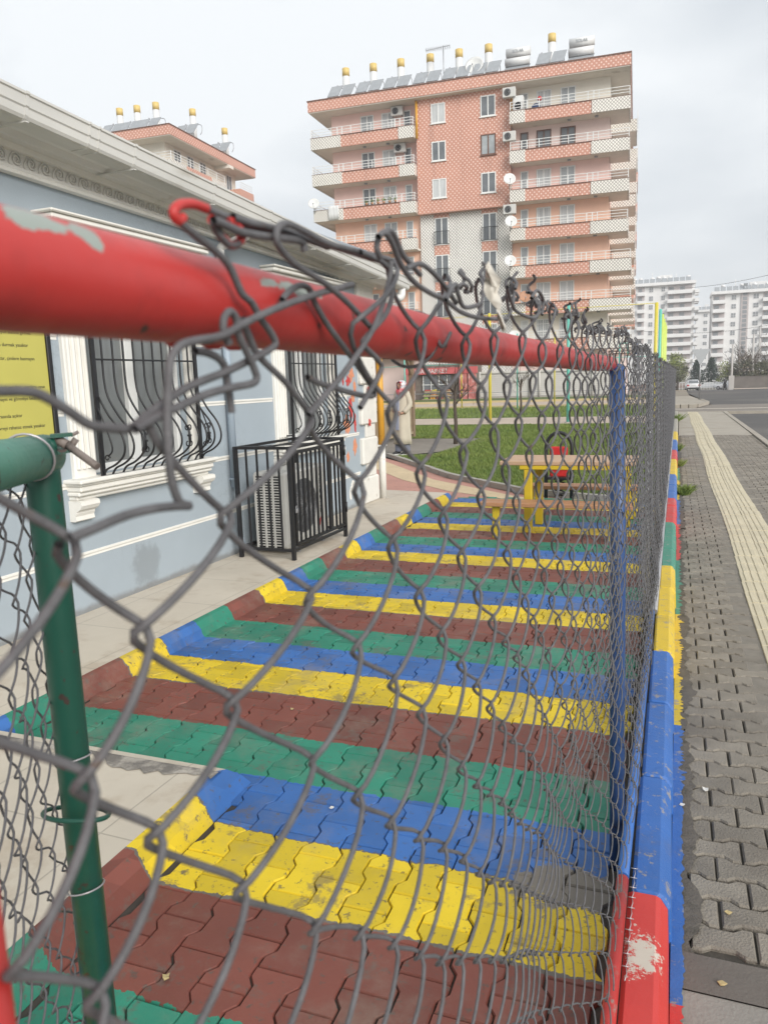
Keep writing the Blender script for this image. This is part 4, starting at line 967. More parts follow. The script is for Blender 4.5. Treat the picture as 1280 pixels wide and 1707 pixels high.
# windows with lintel, fluted jambs, sill on brackets, and belly grilles
def window(a, b_, name_first):
    wn = thing_child('window')
    mb = MB(); fx = -.10                                    # frame and sashes
    for s0, s1, z0, z1 in ((a,a+.06,WB,WT),(b_-.06,b_,WB,WT),(a+.06,b_-.06,WB,WB+.06),(a+.06,b_-.06,WT-.06,WT),((a+b_)/2-.05,(a+b_)/2+.05,WB+.06,WT-.06),(a+.06,(a+b_)/2-.05,2.1,2.15),((a+b_)/2+.05,b_-.06,2.1,2.15)):
        mb.bbox(fx-.03, s0, z0, fx+.035, s1, z1, .006)
    mb.build('frame', M['pvc_white'], wn)
    mb = MB(); mb.box(fx-.02, a+.05, WB+.05, fx-.005, b_-.05, WT-.05); mb.build('pane', M['glass'], wn)
    mb = MB(); n = 26                                       # a curtain hangs behind one half
    mb.loft([[(fx-.05-.012*math.sin(k*1.9), a+.1+(b_-a-.2)*k/n, z) for k in range(n+1)] + [(fx-.07, b_-.1, z),(fx-.07,a+.1,z)] for z in (WB+.1,WT-.1)], 0, True, False); mb.build('curtain', M['curtain'], wn)
    for s0 in (a-.195, b_-.0):
        mb = MB(); s1 = s0 + (.195 if s0 < a else .12); nfl = 4 if s0 < a else 2
        mb.bbox(-.02, s0, WB-.02, .036, s1, 2.62, .01)
        for k in range(nfl):
            c = s0 + (k+.5)*(s1-s0)/nfl; mb.prism([(.03,c-.017),(.050,c-.013),(.056,c),(.050,c+.013),(.03,c+.017)], 'z', WB+.06, 2.56)
        mb.build('jamb', M['white_plaster'], wn)
    mb = MB()                                               # lintel cornice
    for x, z0, z1, e in ((.05,2.56,2.60,.0),(.075,2.60,2.625,.03),(.105,2.625,2.66,.06),(.15,2.66,2.695,.10),(.17,2.695,2.715,.12)):
        mb.bbox(-.01, a-.2-e, z0, x, b_+.14+e, z1-.001, .007)
    mb.build('lintel', M['white_plaster'], wn)
    mb = MB()                                               # sill
    for x, z0, z1, e in ((.155,1.0,1.03,.03),(.135,.985,1.0,.015),(.12,.945,.984,.0),(.10,.915,.944,.0),(.07,.885,.914,-.01)):
        mb.bbox(-.01, a-.25-e, z0, x, b_+.15+e, z1, .009)
    for s0 in (a-.25, b_-.0):                               # scrolled brackets
        pr = [(0,.745),(.045,.745),(.055,.752),(.050,.78),(.058,.795),(.060,.80),(.060,.81),(.095,.83),(.112,.855),(.108,.880),(.09,.886),(0,.886)]
        mb.prism(pr, 'y', s0, s0+.17)
    mb.build('sill', M['white_plaster'], wn)
    gr = MB(); bx = .105                                    # grille
    for s0 in (a-.02, b_+.0):
        gr.box(bx-.006, s0-.018, WB-.01, bx+.010, s0+.018, 2.58)
    for z in (WB-.006, 1.81, 2.55): gr.rod((bx,a-.002,z),(bx,b_-.018,z), .022, .012)
    nb = 10
    belly = [(bx,2.55),(bx,1.85),(bx,1.68),(bx+.02,1.56),(bx+.09,1.44),(bx+.17,1.34),(bx+.205,1.25),(bx+.19,1.17),(bx+.12,1.11),(bx+.04,1.075),(bx+.01,1.04),(bx,WB-.01)]
    for k in range(nb):
        s_ = a + .07 + (b_-a-.16)*k/(nb-1); gr.tube(spline([(x, s_, z) for x, z in belly],4), .0075, 6)
    for s_ in (a-.02, b_):                                  # side bows
        gr.tube(spline([(x, s_, z) for x, z in belly[3:-1]],4), .0075, 6); gr.tube(spline([(bx+.0,s_,1.50),(bx+.05,s_,1.38),(bx+.10,s_,1.22),(bx+.06,s_,1.16)],4), .006, 6)
        gr.tube([(bx+.05+.025*math.cos(t)*(1-t/9), s_, 1.15+.025*math.sin(t)*(1-t/9)) for t in np.linspace(0,6.5,14)], .005, 5)
    for k in range(4):                                      # small C scrolls between the bars
        s_ = a + .20 + (b_-a-.36)*k/3
        for e in (-1,1):
            for zc in (1.31,1.19):
                gr.tube([(bx+.195, s_ + e*.018 + e*.018*math.cos(t), zc + (1 if zc > 1.25 else -1)*.018*math.sin(t)) for t in np.linspace(math.pi,-1.6,10)], .005, 5)
            gr.tube([(bx+.20,s_+e*.006,1.31),(bx+.20,s_+e*.006,1.19)], .005, 5)
        gr.box(bx+.192,s_-.016,1.243,bx+.21,s_+.016,1.257)
    gr.rod((0,a-.10,1.10),(bx,a-.02,1.10),.014,.014); gr.rod((0,b_+.03,2.3),(bx,b_,2.3),.014,.014); gr.rod((0,a-.10,2.3),(bx,a-.02,2.3),.014,.014)
    gr.build('grille', M['black_iron'], wn)
def thing_child(name):
    o = bpy.data.objects.new(name, None); COL.objects.link(o); o.parent = house; o.empty_display_size = .1; return o
window(*W1, True); window(*W2, False); window(1.2, 2.3, False)

# ---- notice board on the wall
board = thing('notice_board', 'yellow notice board in a black frame with lines of small black text', 'sign', (-3.856+.0328*3.0,3.0,0), ha)
bs0, bs1, bz0, bz1 = -.75, .90, 1.22, 2.32
mb = MB(); mb.bbox(.012, bs0, bz0, .042, bs1, bz1, .003); mb.build('panel', M['board_yellow'], board)
mb = MB()
for a in ((bs0-.035,bz0-.035,bs0,bz1+.035),(bs1,bz0-.035,bs1+.035,bz1+.035),(bs0,bz0-.035,bs1,bz0),(bs0,bz1,bs1,bz1+.035)): mb.bbox(.0, a[0], a[1], .055, a[2], a[3], .004)
mb.build('frame', M['black_iron'], board)
lines = [(1.995,.455,'çocuk parkında oyun gereçleri yaş grubuna göre kullanılır'),(1.955,.79,'küçük çocuklar yanlarında bir büyük olmadan oyun alanına girmez'),(1.88,.76,'oyun araçlarına ters yönden çıkmak ve üzerinde ayakta durmak yasaktır'),
 (1.80,.80,'park içinde top oynamak ve bisiklete binmek yasaktır, çimlere basmayın'),(1.70,.46,'ağaçlara ve çiçeklere zarar vermeyin'),(1.665,.30,'çöpleri yere atmayın'),(1.63,.86,'oyun alanına evcil hayvan sokmak ve ateş yakmak yasaktır, uyarılara uyun'),
 (1.56,.81,'kırık veya bozuk oyun gereçlerini kullanmayın ve görevliye bildirin'),(1.46,.66,'park sabah sekiz ile akşam on arasında açıktır'),(1.39,.83,'park alanında gürültü yapmak ve çevreyi rahatsız etmek yasaktır'),
 (1.32,.80,'aileler çocuklarının güvenliğinden kendileri sorumludur, dikkatli olun'),(1.26,.76,'park hepimizin, onu birlikte temiz tutalım')]
for z, se, sx_ in lines:
    text(sx_, .030, M['black_print'], 'lettering', board, Matrix.Translation((.0425, se, z)) @ Matrix(((0,0,1,0),(1,0,0,0),(0,1,0,0),(0,0,0,1))), .0006, 'RIGHT')

# ---- the caged air conditioner
cage = thing('air_conditioner_cage', 'black iron bar cage around the air conditioner, standing on the cream apron', 'cage', (-3.545,5.83,.1), ha)
CD, CLn, CHh = .53, 1.06, .985         # depth (x), length (y), height
for x in (0, CD):
    for y in (0, CLn): mb = MB(); mb.rod((x,y,0),(x,y,CHh),.032,.032,0,(0,1,0)); mb.build('post', M['black_iron'], cage)
for z in (.085, CHh-.012):
    for a, b_ in (((.016,0),(CD-.016,0)),((.016,CLn),(CD-.016,CLn)),((0,.016),(0,CLn-.016)),((CD,.016),(CD,CLn-.016))):
        mb = MB(); mb.rod((*a,z),(*b_,z),.026,.024); mb.build('rail', M['black_iron'], cage)
mb = MB(); mb.rod((.02,.03,CHh-.012),(CD-.02,CLn*.5,CHh-.013),.02,.012); mb.rod((CD*.5,.016,CHh-.011),(CD*.5,CLn-.016,CHh-.011),.022,.014)
mb.build('top_brace', M['black_iron'], cage)
mb = MB()
for k in range(1,5): mb.rod((CD*k/5,0,.09),(CD*k/5,0,CHh-.02),.015,.015,0,(0,1,0))
mb.build('end_bars', M['black_iron'], cage)
mb = MB(); dx_ = CD + .004
mb.rod((dx_,.05,.13),(dx_,CLn-.03,.13),.026,.024); mb.rod((dx_,.05,.93),(dx_,CLn-.03,.93),.026,.024)
for s_ in (.055,CLn-.035): mb.rod((dx_,s_,.12),(dx_,s_,.94),.026,.026,0,(0,1,0))
for s_ in (.14,.225,.31,.39,.48,.56,.645,.72,.77,.86,.94): mb.rod((dx_,s_,.13),(dx_,s_,.93),.017,.017,0,(0,1,0))
mb.box(dx_-.012,.715,.13,dx_+.010,.775,.93)
for z in (.3,.86): mb.cyl((dx_+.016,CLn-.005,z-.05),(dx_+.016,CLn-.005,z+.05),.012,10)
mb.build('door', M['black_iron'], cage)
mb = MB(); pz, py = .44, .045
mb.bbox(dx_+.012, py-.018, pz-.03, dx_+.03, py+.02, pz+.008, .004); mb.tube([(dx_+.02, py+.013*math.cos(t), pz+.006+.026*math.sin(t)) for t in np.linspace(0,math.pi,10)], .0035, 6)
mb.build('padlock', M['grey_metal'], cage)
ac = thing('air_conditioner', 'off white outdoor air conditioner with round fan guard inside the black cage', 'air conditioner', (-3.51,6.0,.1), ha)
aw, al, ah = .33, .82, .70
mb = MB(); mb.bbox(.02, 0, .04, .02+aw, al, .04+ah, .018); mb.build('casing', M['ac_white'], ac)
mb = MB(); xf = .02+aw; fc = (.33, .40); fr = .25
for rr in np.linspace(.03,fr,20): mb.tube([(xf+.012*(1-(rr/fr)**2)+.004, fc[0]+rr*math.cos(t), fc[1]+rr*math.sin(t)) for t in np.linspace(0,6.283,41)[:-1]], .0017, 4, 0, True)
for k in range(16):
    t = k*math.pi/8; mb.tube([(xf+.015,fc[0]+.03*math.cos(t),fc[1]+.03*math.sin(t)),(xf+.012,fc[0]+.14*math.cos(t),fc[1]+.14*math.sin(t)),(xf+.004,fc[0]+fr*math.cos(t),fc[1]+fr*math.sin(t))], .0022, 4)
mb.build('fan_guard', M['grey_metal'], ac)
mb = MB(); mb.loft([[(xf-.001,fc[0]+fr*math.cos(t),fc[1]+fr*math.sin(t)) for t in np.linspace(0,6.283,49)[:-1]],[(xf+.002,fc[0]+fr*math.cos(t),fc[1]+fr*math.sin(t)) for t in np.linspace(0,6.283,49)[:-1]]],0,True,False)
mb.build('fan_opening', mat('fan_shroud', (0.07,0.07,0.072), .6, .2), ac)
mb = MB()
for k in range(3):
    t0 = k*2.09+.4; mb.loft([[(xf+.0035,fc[0]+.03*math.cos(t0),fc[1]+.03*math.sin(t0)),(xf+.0035,fc[0]+.22*math.cos(t0-.1),fc[1]+.22*math.sin(t0-.1)),(xf+.0035,fc[0]+.22*math.cos(t0+1.1),fc[1]+.22*math.sin(t0+1.1)),(xf+.0035,fc[0]+.05*math.cos(t0+1.3),fc[1]+.05*math.sin(t0+1.3))],[(xf+.006,fc[0]+.03*math.cos(t0),fc[1]+.03*math.sin(t0)),(xf+.008,fc[0]+.22*math.cos(t0-.1),fc[1]+.22*math.sin(t0-.1)),(xf+.005,fc[0]+.22*math.cos(t0+1.1),fc[1]+.22*math.sin(t0+1.1)),(xf+.005,fc[0]+.05*math.cos(t0+1.3),fc[1]+.05*math.sin(t0+1.3))]],0,True,False)
mb.build('fan_blade', mat('fan_blade_plastic', (.05,.05,.052), .5, .1), ac)
mb = MB(); mb.box(.045,-.004,.06,.02+aw-.03,.0015,.04+ah-.03); mb.build('coil', M['dark_void'], ac)
mb = MB()
for k in range(27):
    z = .075 + k*.0243
    for x0, x1 in ((.04,.075),(.075,.155),(.165,.24),(.25,.33)):
        pass
    mb.bbox(.04,-.010,z,.31,-.002,z+.0115,.003)
for x in (.035,.125,.215,.305): mb.bbox(x,-.012,.05,x+.022,-.001,.04+ah-.02,.003)
mb.build('side_grille', M['ac_white'], ac)
for y in (.12,.62): mb = MB(); mb.box(.0,y,0,.38,y+.06,.04); mb.build('foot', M['grey_metal'], ac)
text('AIRCOND', .085, M['black_print'], 'lettering', ac, Matrix.Translation((xf+.001,.655,.655)) @ Matrix(((0,0,1,0),(0,1,0,0),(-1,0,0,0),(0,0,0,1))), .0008, 'LEFT', .25)
mb = MB(); mb.prism([(.60,.20),(.665,.235),(.645,.16),(.62,.15)], 'x', xf, xf+.002); mb.build('red_mark', M['red_print'], ac)
# ================================================================== PICNIC TABLE, SPRING SEAT, GAZEBO, WOMAN
tb = thing('picnic_table', 'picnic table with brown plank top and benches on yellow legs, on the far painted stripes', 'table', (-.98,8.15,0), R(-.5))
TX0, TX1 = -.66, .68
def plank(mb, x0, x1, y0, y1, z0, z1): mb.bbox(x0, y0, z0, x1, y1, z1, .006)
mb = MB()
for k in range(5): plank(mb, TX0+random.uniform(-.01,.01), TX1, -.27+k*.135, -.27+k*.135+.128, .705, .748)
mb.build('table_top', M['wood_top'], tb)
mb = MB()
for k in range(2): plank(mb, TX0-.14, TX1, -.66+k*.14, -.66+k*.14+.132, .33, .372)
mb.build('bench', M['wood'], tb)
mb = MB()
for k in range(2): plank(mb, TX0+.1, TX1, .62+k*.14, .62+k*.14+.132, .33, .372)
mb.build('bench', M['wood'], tb)
for x in (-.375, .54):
    mb = MB(); mb.bbox(x-.04,-.26,0,x+.04,-.18,.66,.006); mb.build('leg', M['yellow_paint'], tb)
    mb = MB(); mb.bbox(x-.005,.20,0,x+.075,.28,.66,.006); mb.build('leg', M['yellow_paint'], tb)
for x in (-.64,.50):
    mb = MB(); mb.bbox(x-.035,-.60,0,x+.035,-.53,.328,.006); mb.build('bench_leg', M['yellow_paint'], tb)
    mb = MB(); mb.bbox(x+.085,.70,0,x+.155,.77,.328,.006); mb.build('bench_leg', M['yellow_paint'], tb)
mb = MB(); mb.bbox(-.46,-.265,.662,.62,-.215,.703,.004); mb.bbox(-.46,.215,.662,.62,.265,.703,.004)
for x in (-.375,.54): mb.bbox(x-.03,-.214,.668,x+.03,.214,.70,.004)
mb.build('apron_rail', M['yellow_paint'], tb)

sr = thing('spring_seat', 'black arched play seat with red back panels on the grass behind the picnic table', 'play seat', (-1.34,10.15,0), 0)
mb = MB(); W_ = .165
arch = [(-W_,0,.02),(-W_,0,.62)] + [(-W_*math.cos(t), 0, .68+.20*math.sin(t)) for t in np.linspace(0,math.pi,14)] + [(W_,0,.62),(W_,0,.02)]
mb.tube(arch, .024, 10); mb.build('frame', M['rubber'], sr)
mb = MB(); mb.bbox(-.115,-.03,.575,.115,.01,.70,.02); tag(mb.build('back_panel', M['red_plastic'], sr), 'upper red panel')
mb = MB(); mb.bbox(-.115,-.03,.30,.115,.01,.48,.02); mb.build('back_panel', M['red_plastic'], sr)
mb = MB(); mb.bbox(-.13,-.05,.40,.13,.0,.435,.008); mb.bbox(-.17,.0,.26,.17,.30,.295,.01); mb.tube([(.06*math.cos(t),.12+.06*math.sin(t),.02+.235*t/25) for t in np.linspace(0,25,90)], .011, 6); mb.build('seat', M['rubber'], sr)

gz_ = thing('gazebo', 'weathered wooden gazebo with slatted railing behind the house corner', 'gazebo', (-7.35,19.3,0), R(-3))
gx0, gx1, gy0, gy1 = -2.6, .36, -1.0, 1.75
for x in (gx0, gx1):
    for y in (gy0, gy1):
        mb = MB(); mb.bbox(x-.065, y-.065, 0, x+.065, y+.065, 2.3, .008); mb.build('post', M['wood_old'], gz_)
mb = MB()
for x, e in ((gx0,1),(gx1,-1)): mb.rod((x, gy0, 1.72),(x+e*.34, gy0, 2.22), .07,.07,0,(0,1,0))
for y, e in ((gy0,1),(gy1,-1)): mb.rod((gx1, y, 1.72),(gx1, y+e*.34, 2.22), .07,.07,0,(1,0,0))
mb.build('brace', M['wood_old'], gz_)
mb = MB(); mb.bbox(gx0-.1,gy0-.07,2.24,gx1+.1,gy0+.07,2.38); mb.bbox(gx0-.1,gy1-.07,2.24,gx1+.1,gy1+.07,2.38); mb.bbox(gx0-.07,gy0+.07,2.24,gx0+.07,gy1-.07,2.38); mb.bbox(gx1-.07,gy0+.07,2.24,gx1+.07,gy1-.07,2.38); mb.build('beam', M['wood_old'], gz_)
mb = MB(); cx, cy = (gx0+gx1)/2, (gy0+gy1)/2
ring = lambda e, z: [(gx0-e,gy0-e,z),(gx1+e,gy0-e,z),(gx1+e,gy1+e,z),(gx0-e,gy1+e,z)]
mb.loft([ring(.35,2.36), ring(.35,2.42), [(cx-.1,cy-.1,3.0),(cx+.1,cy-.1,3.0),(cx+.1,cy+.1,3.0),(cx-.1,cy+.1,3.0)]],0,True,False); mb.build('roof', M['wood_old'], gz_)
def balus(name, a, b_):
    mb = MB(); n = int(math.dist(a,b_)/.14)
    mb.rod((*a,.90),(*b_,.90),.10,.06); mb.rod((*a,.14),(*b_,.14),.07,.07)
    for k in range(n): 
        q = (k+.5)/n; x, y = a[0]+(b_[0]-a[0])*q, a[1]+(b_[1]-a[1])*q; mb.rod((x,y,.17),(x,y,.875),.05,.03,0,(1,0,0) if abs(a[1]-b_[1])<.1 else (0,1,0))
    mb.build(name, M['wood_pale'], gz_)
balus('railing', (gx0+.07,gy0),(gx1-.07,gy0)); balus('railing', (gx1,gy0+.07),(gx1,gy1-.07))
mb = MB(); mb.bbox(gx0+.1,gy1-.5,.4,gx1-.1,gy1-.1,.46); mb.build('bench', M['wood_pale'], gz_)

# ---- the woman: one skinned body, clothes as children
person = thing('person', 'woman in a white and red headscarf and long beige coat standing by the gazebo', 'person', (-5.5,16.05,0), R(-28))
# local: faces -y ; x to her left
def skin(name, verts, edges, radii, m, parent, root=0, sub=2):
    me = bpy.data.meshes.new(name); me.from_pydata(verts, edges, []); me.materials.append(m)
    o = link(name, me, parent); sk = o.modifiers.new('skin', 'SKIN'); sb = o.modifiers.new('sub', 'SUBSURF'); sb.levels = sub; sb.render_levels = sub
    sv = me.skin_vertices[0].data
    for i, r_ in enumerate(radii): sv[i].radius = (r_, r_) if not isinstance(r_, tuple) else r_
    sv[root].use_root = True
    dg = bpy.context.evaluated_depsgraph_get(); me2 = bpy.data.meshes.new_from_object(o.evaluated_get(dg)); o.modifiers.clear(); o.data = me2
    for p in me2.polygons: p.use_smooth = True
    return o
M['skin'] = mat('skin', (0.46,0.27,0.19), .55, .05, 10)
M['coat'] = mat('beige_coat', (0.50,0.45,0.36), .85, .07, 8, .15, 60)
M['trousers'] = mat('grey_blue_trousers', (0.17,0.18,0.23), .85, .1, 10)
M['tunic'] = mat('blue_grey_tunic', (0.30,0.33,0.42), .85, .15, 14)
M['shoe'] = mat('black_shoe', (0.02,0.02,0.022), .5, .1)
M['sole'] = mat('white_sole', (0.7,0.7,0.68), .6, .05)
def scarf_mat():
    m, t, b = newmat('printed_headscarf'); v = coords(t)
    col = mixc(t, smooth(t, noise(t, v, 26, 3), .52, .57), (0.68,0.66,0.66), (0.30,0.30,0.36))
    col = mixc(t, smooth(t, noise(t, v, 9, 2), .52, .56), col, (0.48,0.05,0.06))
    sp = nn(t, 'ShaderNodeSeparateXYZ'); L(t, v, sp.inputs[0])
    f = smooth(t, math_n(t, 'ADD', sp.outputs[2], math_n(t, 'MULTIPLY', noise(t, v, 12, 2), .10)), 1.535, 1.50)
    col = mixc(t, math_n(t, 'MULTIPLY', f, .75), col, (0.50,0.05,0.06))
    L(t, col, b.inputs['Base Color']); b.inputs['Roughness'].default_value = .6; return m
M['scarf'] = scarf_mat()
bv = [(0,0,.86),(0,0,1.02),(0,.01,1.20),(0,.012,1.33),(0,0,1.385),(0,-.012,1.435),(0,-.02,1.475),(0,-.02,1.535),(0,-.015,1.575),
      (.085,0,.82),(.09,-.01,.47),(.09,.02,.10),(.095,-.07,.035),(-.085,0,.82),(-.10,-.06,.47),(-.11,-.03,.10),(-.115,-.13,.035),
      (.155,.01,1.325),(.215,.03,1.10),(.16,-.10,.93),(.10,-.15,.91),(-.155,.01,1.325),(-.21,.03,1.10),(-.15,-.12,.97),(-.09,-.17,.96)]
be = [(0,1),(1,2),(2,3),(3,4),(4,5),(5,6),(6,7),(7,8),(0,9),(9,10),(10,11),(11,12),(0,13),(13,14),(14,15),(15,16),(3,17),(17,18),(18,19),(19,20),(3,21),(21,22),(22,23),(23,24)]
br_ = [.13,.11,.12,.10,.052,.055,.078,.082,.06,.075,.052,.036,.03,.075,.052,.036,.03,.05,.04,.03,.026,.05,.04,.03,.026]
body = skin('body', bv, be, br_, M['skin'], person)
# face on the head
mb = MB(); hc = (0,-.02,1.515)
mb.loft([[(-.013,-.095,1.525),(.013,-.095,1.525),(0,-.10,1.535)],[(-.016,-.108,1.492),(.016,-.108,1.492),(0,-.118,1.496)]],0)
mb.build('nose', M['skin'], body)
mb = MB()
for e in (-1,1):
    mb.ball((e*.030,-.094,1.527), .010, 0, 8, 6, (1.25,.6,.6)); mb.tube([(e*.014,-.099,1.545),(e*.03,-.099,1.551),(e*.048,-.090,1.544)], .0035, 5)
mb.build('eye', M['shoe'], body)
mb = MB(); mb.tube([(-.024,-.094,1.466),(0,-.101,1.469),(.024,-.094,1.466)], .005, 6); mb.build('mouth', mat('lips', (0.33,0.11,0.10), .5, .05), body)
# five fingers on each hand
mb = MB()
for e, (hx, hy, hz) in ((1,(.10,-.15,.91)),(-1,(-.09,-.17,.96))):
    for k in range(4):
        o_ = (k-1.5)*.019; ln = (.062,.072,.068,.052)[k]
        mb.tube(spline([(hx-e*.012,hy-.012,hz+o_),(hx-e*.040,hy-.022,hz+o_-.004),(hx-e*(.02+ln),hy-.008,hz+o_-.010)],3), .0085, 6, rs=None)
    mb.tube(spline([(hx+e*.01,hy-.015,hz+.03),(hx-e*.02,hy-.035,hz+.045),(hx-e*.045,hy-.035,hz+.04)],3), .009, 6)
mb.build('hand', M['skin'], body)
def oval(cx, cy, z, rx, ry, n=20, fold=0.0, ph=0.0): return [(cx + rx*(1+fold*math.sin(5*t+ph))*math.cos(t), cy + ry*(1+fold*math.sin(5*t+ph))*math.sin(t), z) for t in np.linspace(0,2*math.pi,n+1)[:-1]]
mb = MB()      # coat: torso and skirt, open at the front
mb.loft([oval(0,0,.24,.215,.17,40,.10), oval(0,0,.38,.205,.163,40,.11,.25), oval(0,0,.50,.20,.16,40,.10,.5), oval(0,0,.65,.195,.155,40,.085,.6), oval(0,.005,.80,.20,.155,40,.06,1), oval(0,.005,1.00,.185,.145,40,.03), oval(0,.01,1.20,.195,.14,40,.012), oval(0,.01,1.31,.185,.115,40), oval(0,.005,1.375,.11,.085,40), oval(0,0,1.40,.06,.06,40)], 0, True)
for e in (-1,1):
    sh_ = bv[17] if e == 1 else bv[21]; el = bv[18] if e == 1 else bv[22]; wr = bv[19] if e == 1 else bv[23]
    mb.tube(spline([(sh_[0]*.72,sh_[1],sh_[2]+.005),sh_,el,wr],5), .06, 12, rs=np.linspace(.078,.050,16))
mb.build('coat', M['coat'], person)
mb = MB(); mb.loft([[(-.045,-.176,.55),(.05,-.172,.55),(.05,-.12,.55),(-.045,-.12,.55)],[(-.05,-.168,.9),(.05,-.165,.9),(.05,-.1,.9),(-.05,-.1,.9)],[(-.05,-.147,1.2),(.05,-.145,1.2),(.05,-.08,1.2),(-.05,-.08,1.2)],[(-.035,-.118,1.36),(.035,-.118,1.36),(.035,-.06,1.36),(-.035,-.06,1.36)]],0,True,False); mb.build('tunic', M['tunic'], person)
mb = MB()
for (hx,hy),(kx,ky),(fx_,fy) in (((.085,0),(.09,-.01),(.09,.02)),((-.085,0),(-.10,-.06),(-.11,-.03))):
    mb.tube(spline([(kx*.9,ky*.5,.46),(fx_,fy,.34),(fx_,fy,.2),(fx_,fy,.07)],4), .08, 14, rs=np.linspace(.07,.085,13))
mb.build('trousers', M['trousers'], person)
for fx_, fy in ((.092,-.03),(-.112,-.09)):
    mb = MB()
    so = lambda z, s_: [(fx_ + s_*.046*math.cos(t)*(1.0 if math.sin(t) > 0 else 1.12), fy + s_*.125*math.sin(t), z) for t in np.linspace(0,6.283,19)[:-1]]
    mb.loft([so(0,1.0), so(.022,1.02)], 1); mb.loft([so(.022,.98), so(.05,.9), [(x, y*.6+fy*.4+.03, .085) for x, y, z in so(0,.75)]], 0)
    mb.build('shoe', [M['shoe'],M['sole']], person)
mb = MB()      # headscarf: a hood open round the face, gathered below the chin
rings = []
for z, rx, ry, cy, op in ((1.40,.150,.135,0,0),(1.42,.120,.110,-.005,0),(1.445,.098,.105,-.012,.75),(1.475,.103,.112,-.006,.95),(1.51,.107,.117,.0,.95),(1.55,.104,.114,.0,.85),(1.585,.090,.098,-.002,.55),(1.612,.06,.065,0,.0),(1.622,.02,.02,0,0)):
    pts = []
    for t in np.linspace(-math.pi/2 + op*.75, 1.5*math.pi - op*.75, 24): pts.append((rx*math.cos(t), cy + ry*math.sin(t), z))
    for t in np.linspace(1.5*math.pi - op*.75, -math.pi/2 + op*.75 + 2*math.pi*0, 24)[::1]: pts.append((rx*.93*math.cos(t), cy + ry*.93*math.sin(t), z))
    rings.append(pts)
mb.loft(rings, 0, True); mb.build('headscarf', M['scarf'], person)
mb = MB(); mb.loft([oval(.03,-.06,1.41,.115,.085,18,.08), oval(.05,-.075,1.36,.125,.075,18,.10), oval(.07,-.09,1.29,.07,.045,18,.12), oval(.085,-.10,1.24,.02,.015,18)], 0); mb.build('scarf_end', M['scarf'], person)

# ---- sports court fence: tall coloured poles with wires
def tall_pole(x, y, h, r, m, lab, grp='tall court poles'):
    t_ = thing('court_pole', lab, 'pole', (x,y,gz(y)), 0, grp)
    mb = MB(); mb.tube([(0,0,-.1),(0,0,h)], r, 12); mb.ball((0,0,h), r, 0, 12, 6, (1,1,.4)); mb.build('pole', m, t_)
    mb = MB(); mb.cyl((0,0,-.05),(0,0,.05), r*2, 12); mb.build('foot', M['concrete'], t_)
p = ground(697,704); tall_pole(p[0], 28.2, 3.9, .055, M['turquoise'], 'turquoise court pole standing right of the woman')
tall_pole(at(817,704,27.7)[0], 27.7, 3.87, .055, M['yellow_pole'], 'yellow court pole behind the lawn, right of the bare tree')
tall_pole(at(946,706,27.0)[0], 27.0, 3.95, .055, M['turquoise'], 'turquoise court pole behind the play seat')
CP = [(1094,505,27,'yellow_pole','yellow corner court pole rising above the fence by the white towers'),(1100.5,516,31.5,'turquoise','turquoise court pole next to the yellow corner pole'),(1104,524,36,'lime','first lime court pole of the receding row'),(1106.5,532,41,'lime','second lime court pole of the receding row'),(1108.5,538,46,'lime','third lime court pole of the receding row'),(1110,543,51,'lime','farthest lime court pole of the receding row')]
for px, py, y, mk, lab in CP:
    q = at(px, py, y); tall_pole(q[0], y, q[2], .055, M[mk], lab)
cw = thing('court_wires', 'yellow and turquoise tension wires strung between the tall court poles', 'wire', (0,27.5,0))
mb = MB()
xa, xb, xc, xd = p[0], at(817,704,27.7)[0], at(946,706,27.0)[0], at(1094,600,27)[0]
for z, m_ in ((3.82,0),(2.15,1),(1.1,2)):
    mb.tube([(xa-6,1.0,z),(xa,.7,z),(xb,.2,z),(xc,-.5,z),(xd,-.5,z)], .011, 5, m_)
mb.build('wire', [M['yellow_pole'],M['turquoise'],M['grey_metal']], cw)
for px, y, c, lab in ((675,40,'turquoise','thin far turquoise court pole above the woman'),(769,41,'yellow_pole','thin far yellow court pole left of the bare tree'),(862,40,'turquoise','thin far turquoise court pole in front of the white cladding'),(924,41,'yellow_pole','thin far yellow court pole in front of the white cladding')):
    q = at(px, 640, y); tall_pole(q[0], y, 3.8, .035, M[c], lab)
bh = thing('goal_frame', 'turquoise square tube frame by the court, seen over the fence', 'goal', (at(1040,580,33)[0],33,0)); mb = MB()
mb.tube([(-.18,0,0),(-.18,0,2.85)], .03, 8); mb.tube([(-.18,0,2.82),(.14,0,2.82),(.14,0,2.3)], .03, 8); mb.build('frame', M['turquoise'], bh)
fl = thing('blue_cloth', 'small blue cloth hanging beside the turquoise goal frame', 'cloth', tuple(at(1059,578,34))); mb = MB()
mb.loft([[(-.12,0,-.3),(-.02,.03,-.32),(.10,0,-.28),(.0,-.03,-.3)],[(-.08,0,.0),(0,.03,.02),(.10,0,.02),(0,-.03,0)],[(-.03,0,.2),(0,.02,.21),(.03,0,.2),(0,-.02,.2)]],0); mb.build('cloth', M['blue_paint'], fl)

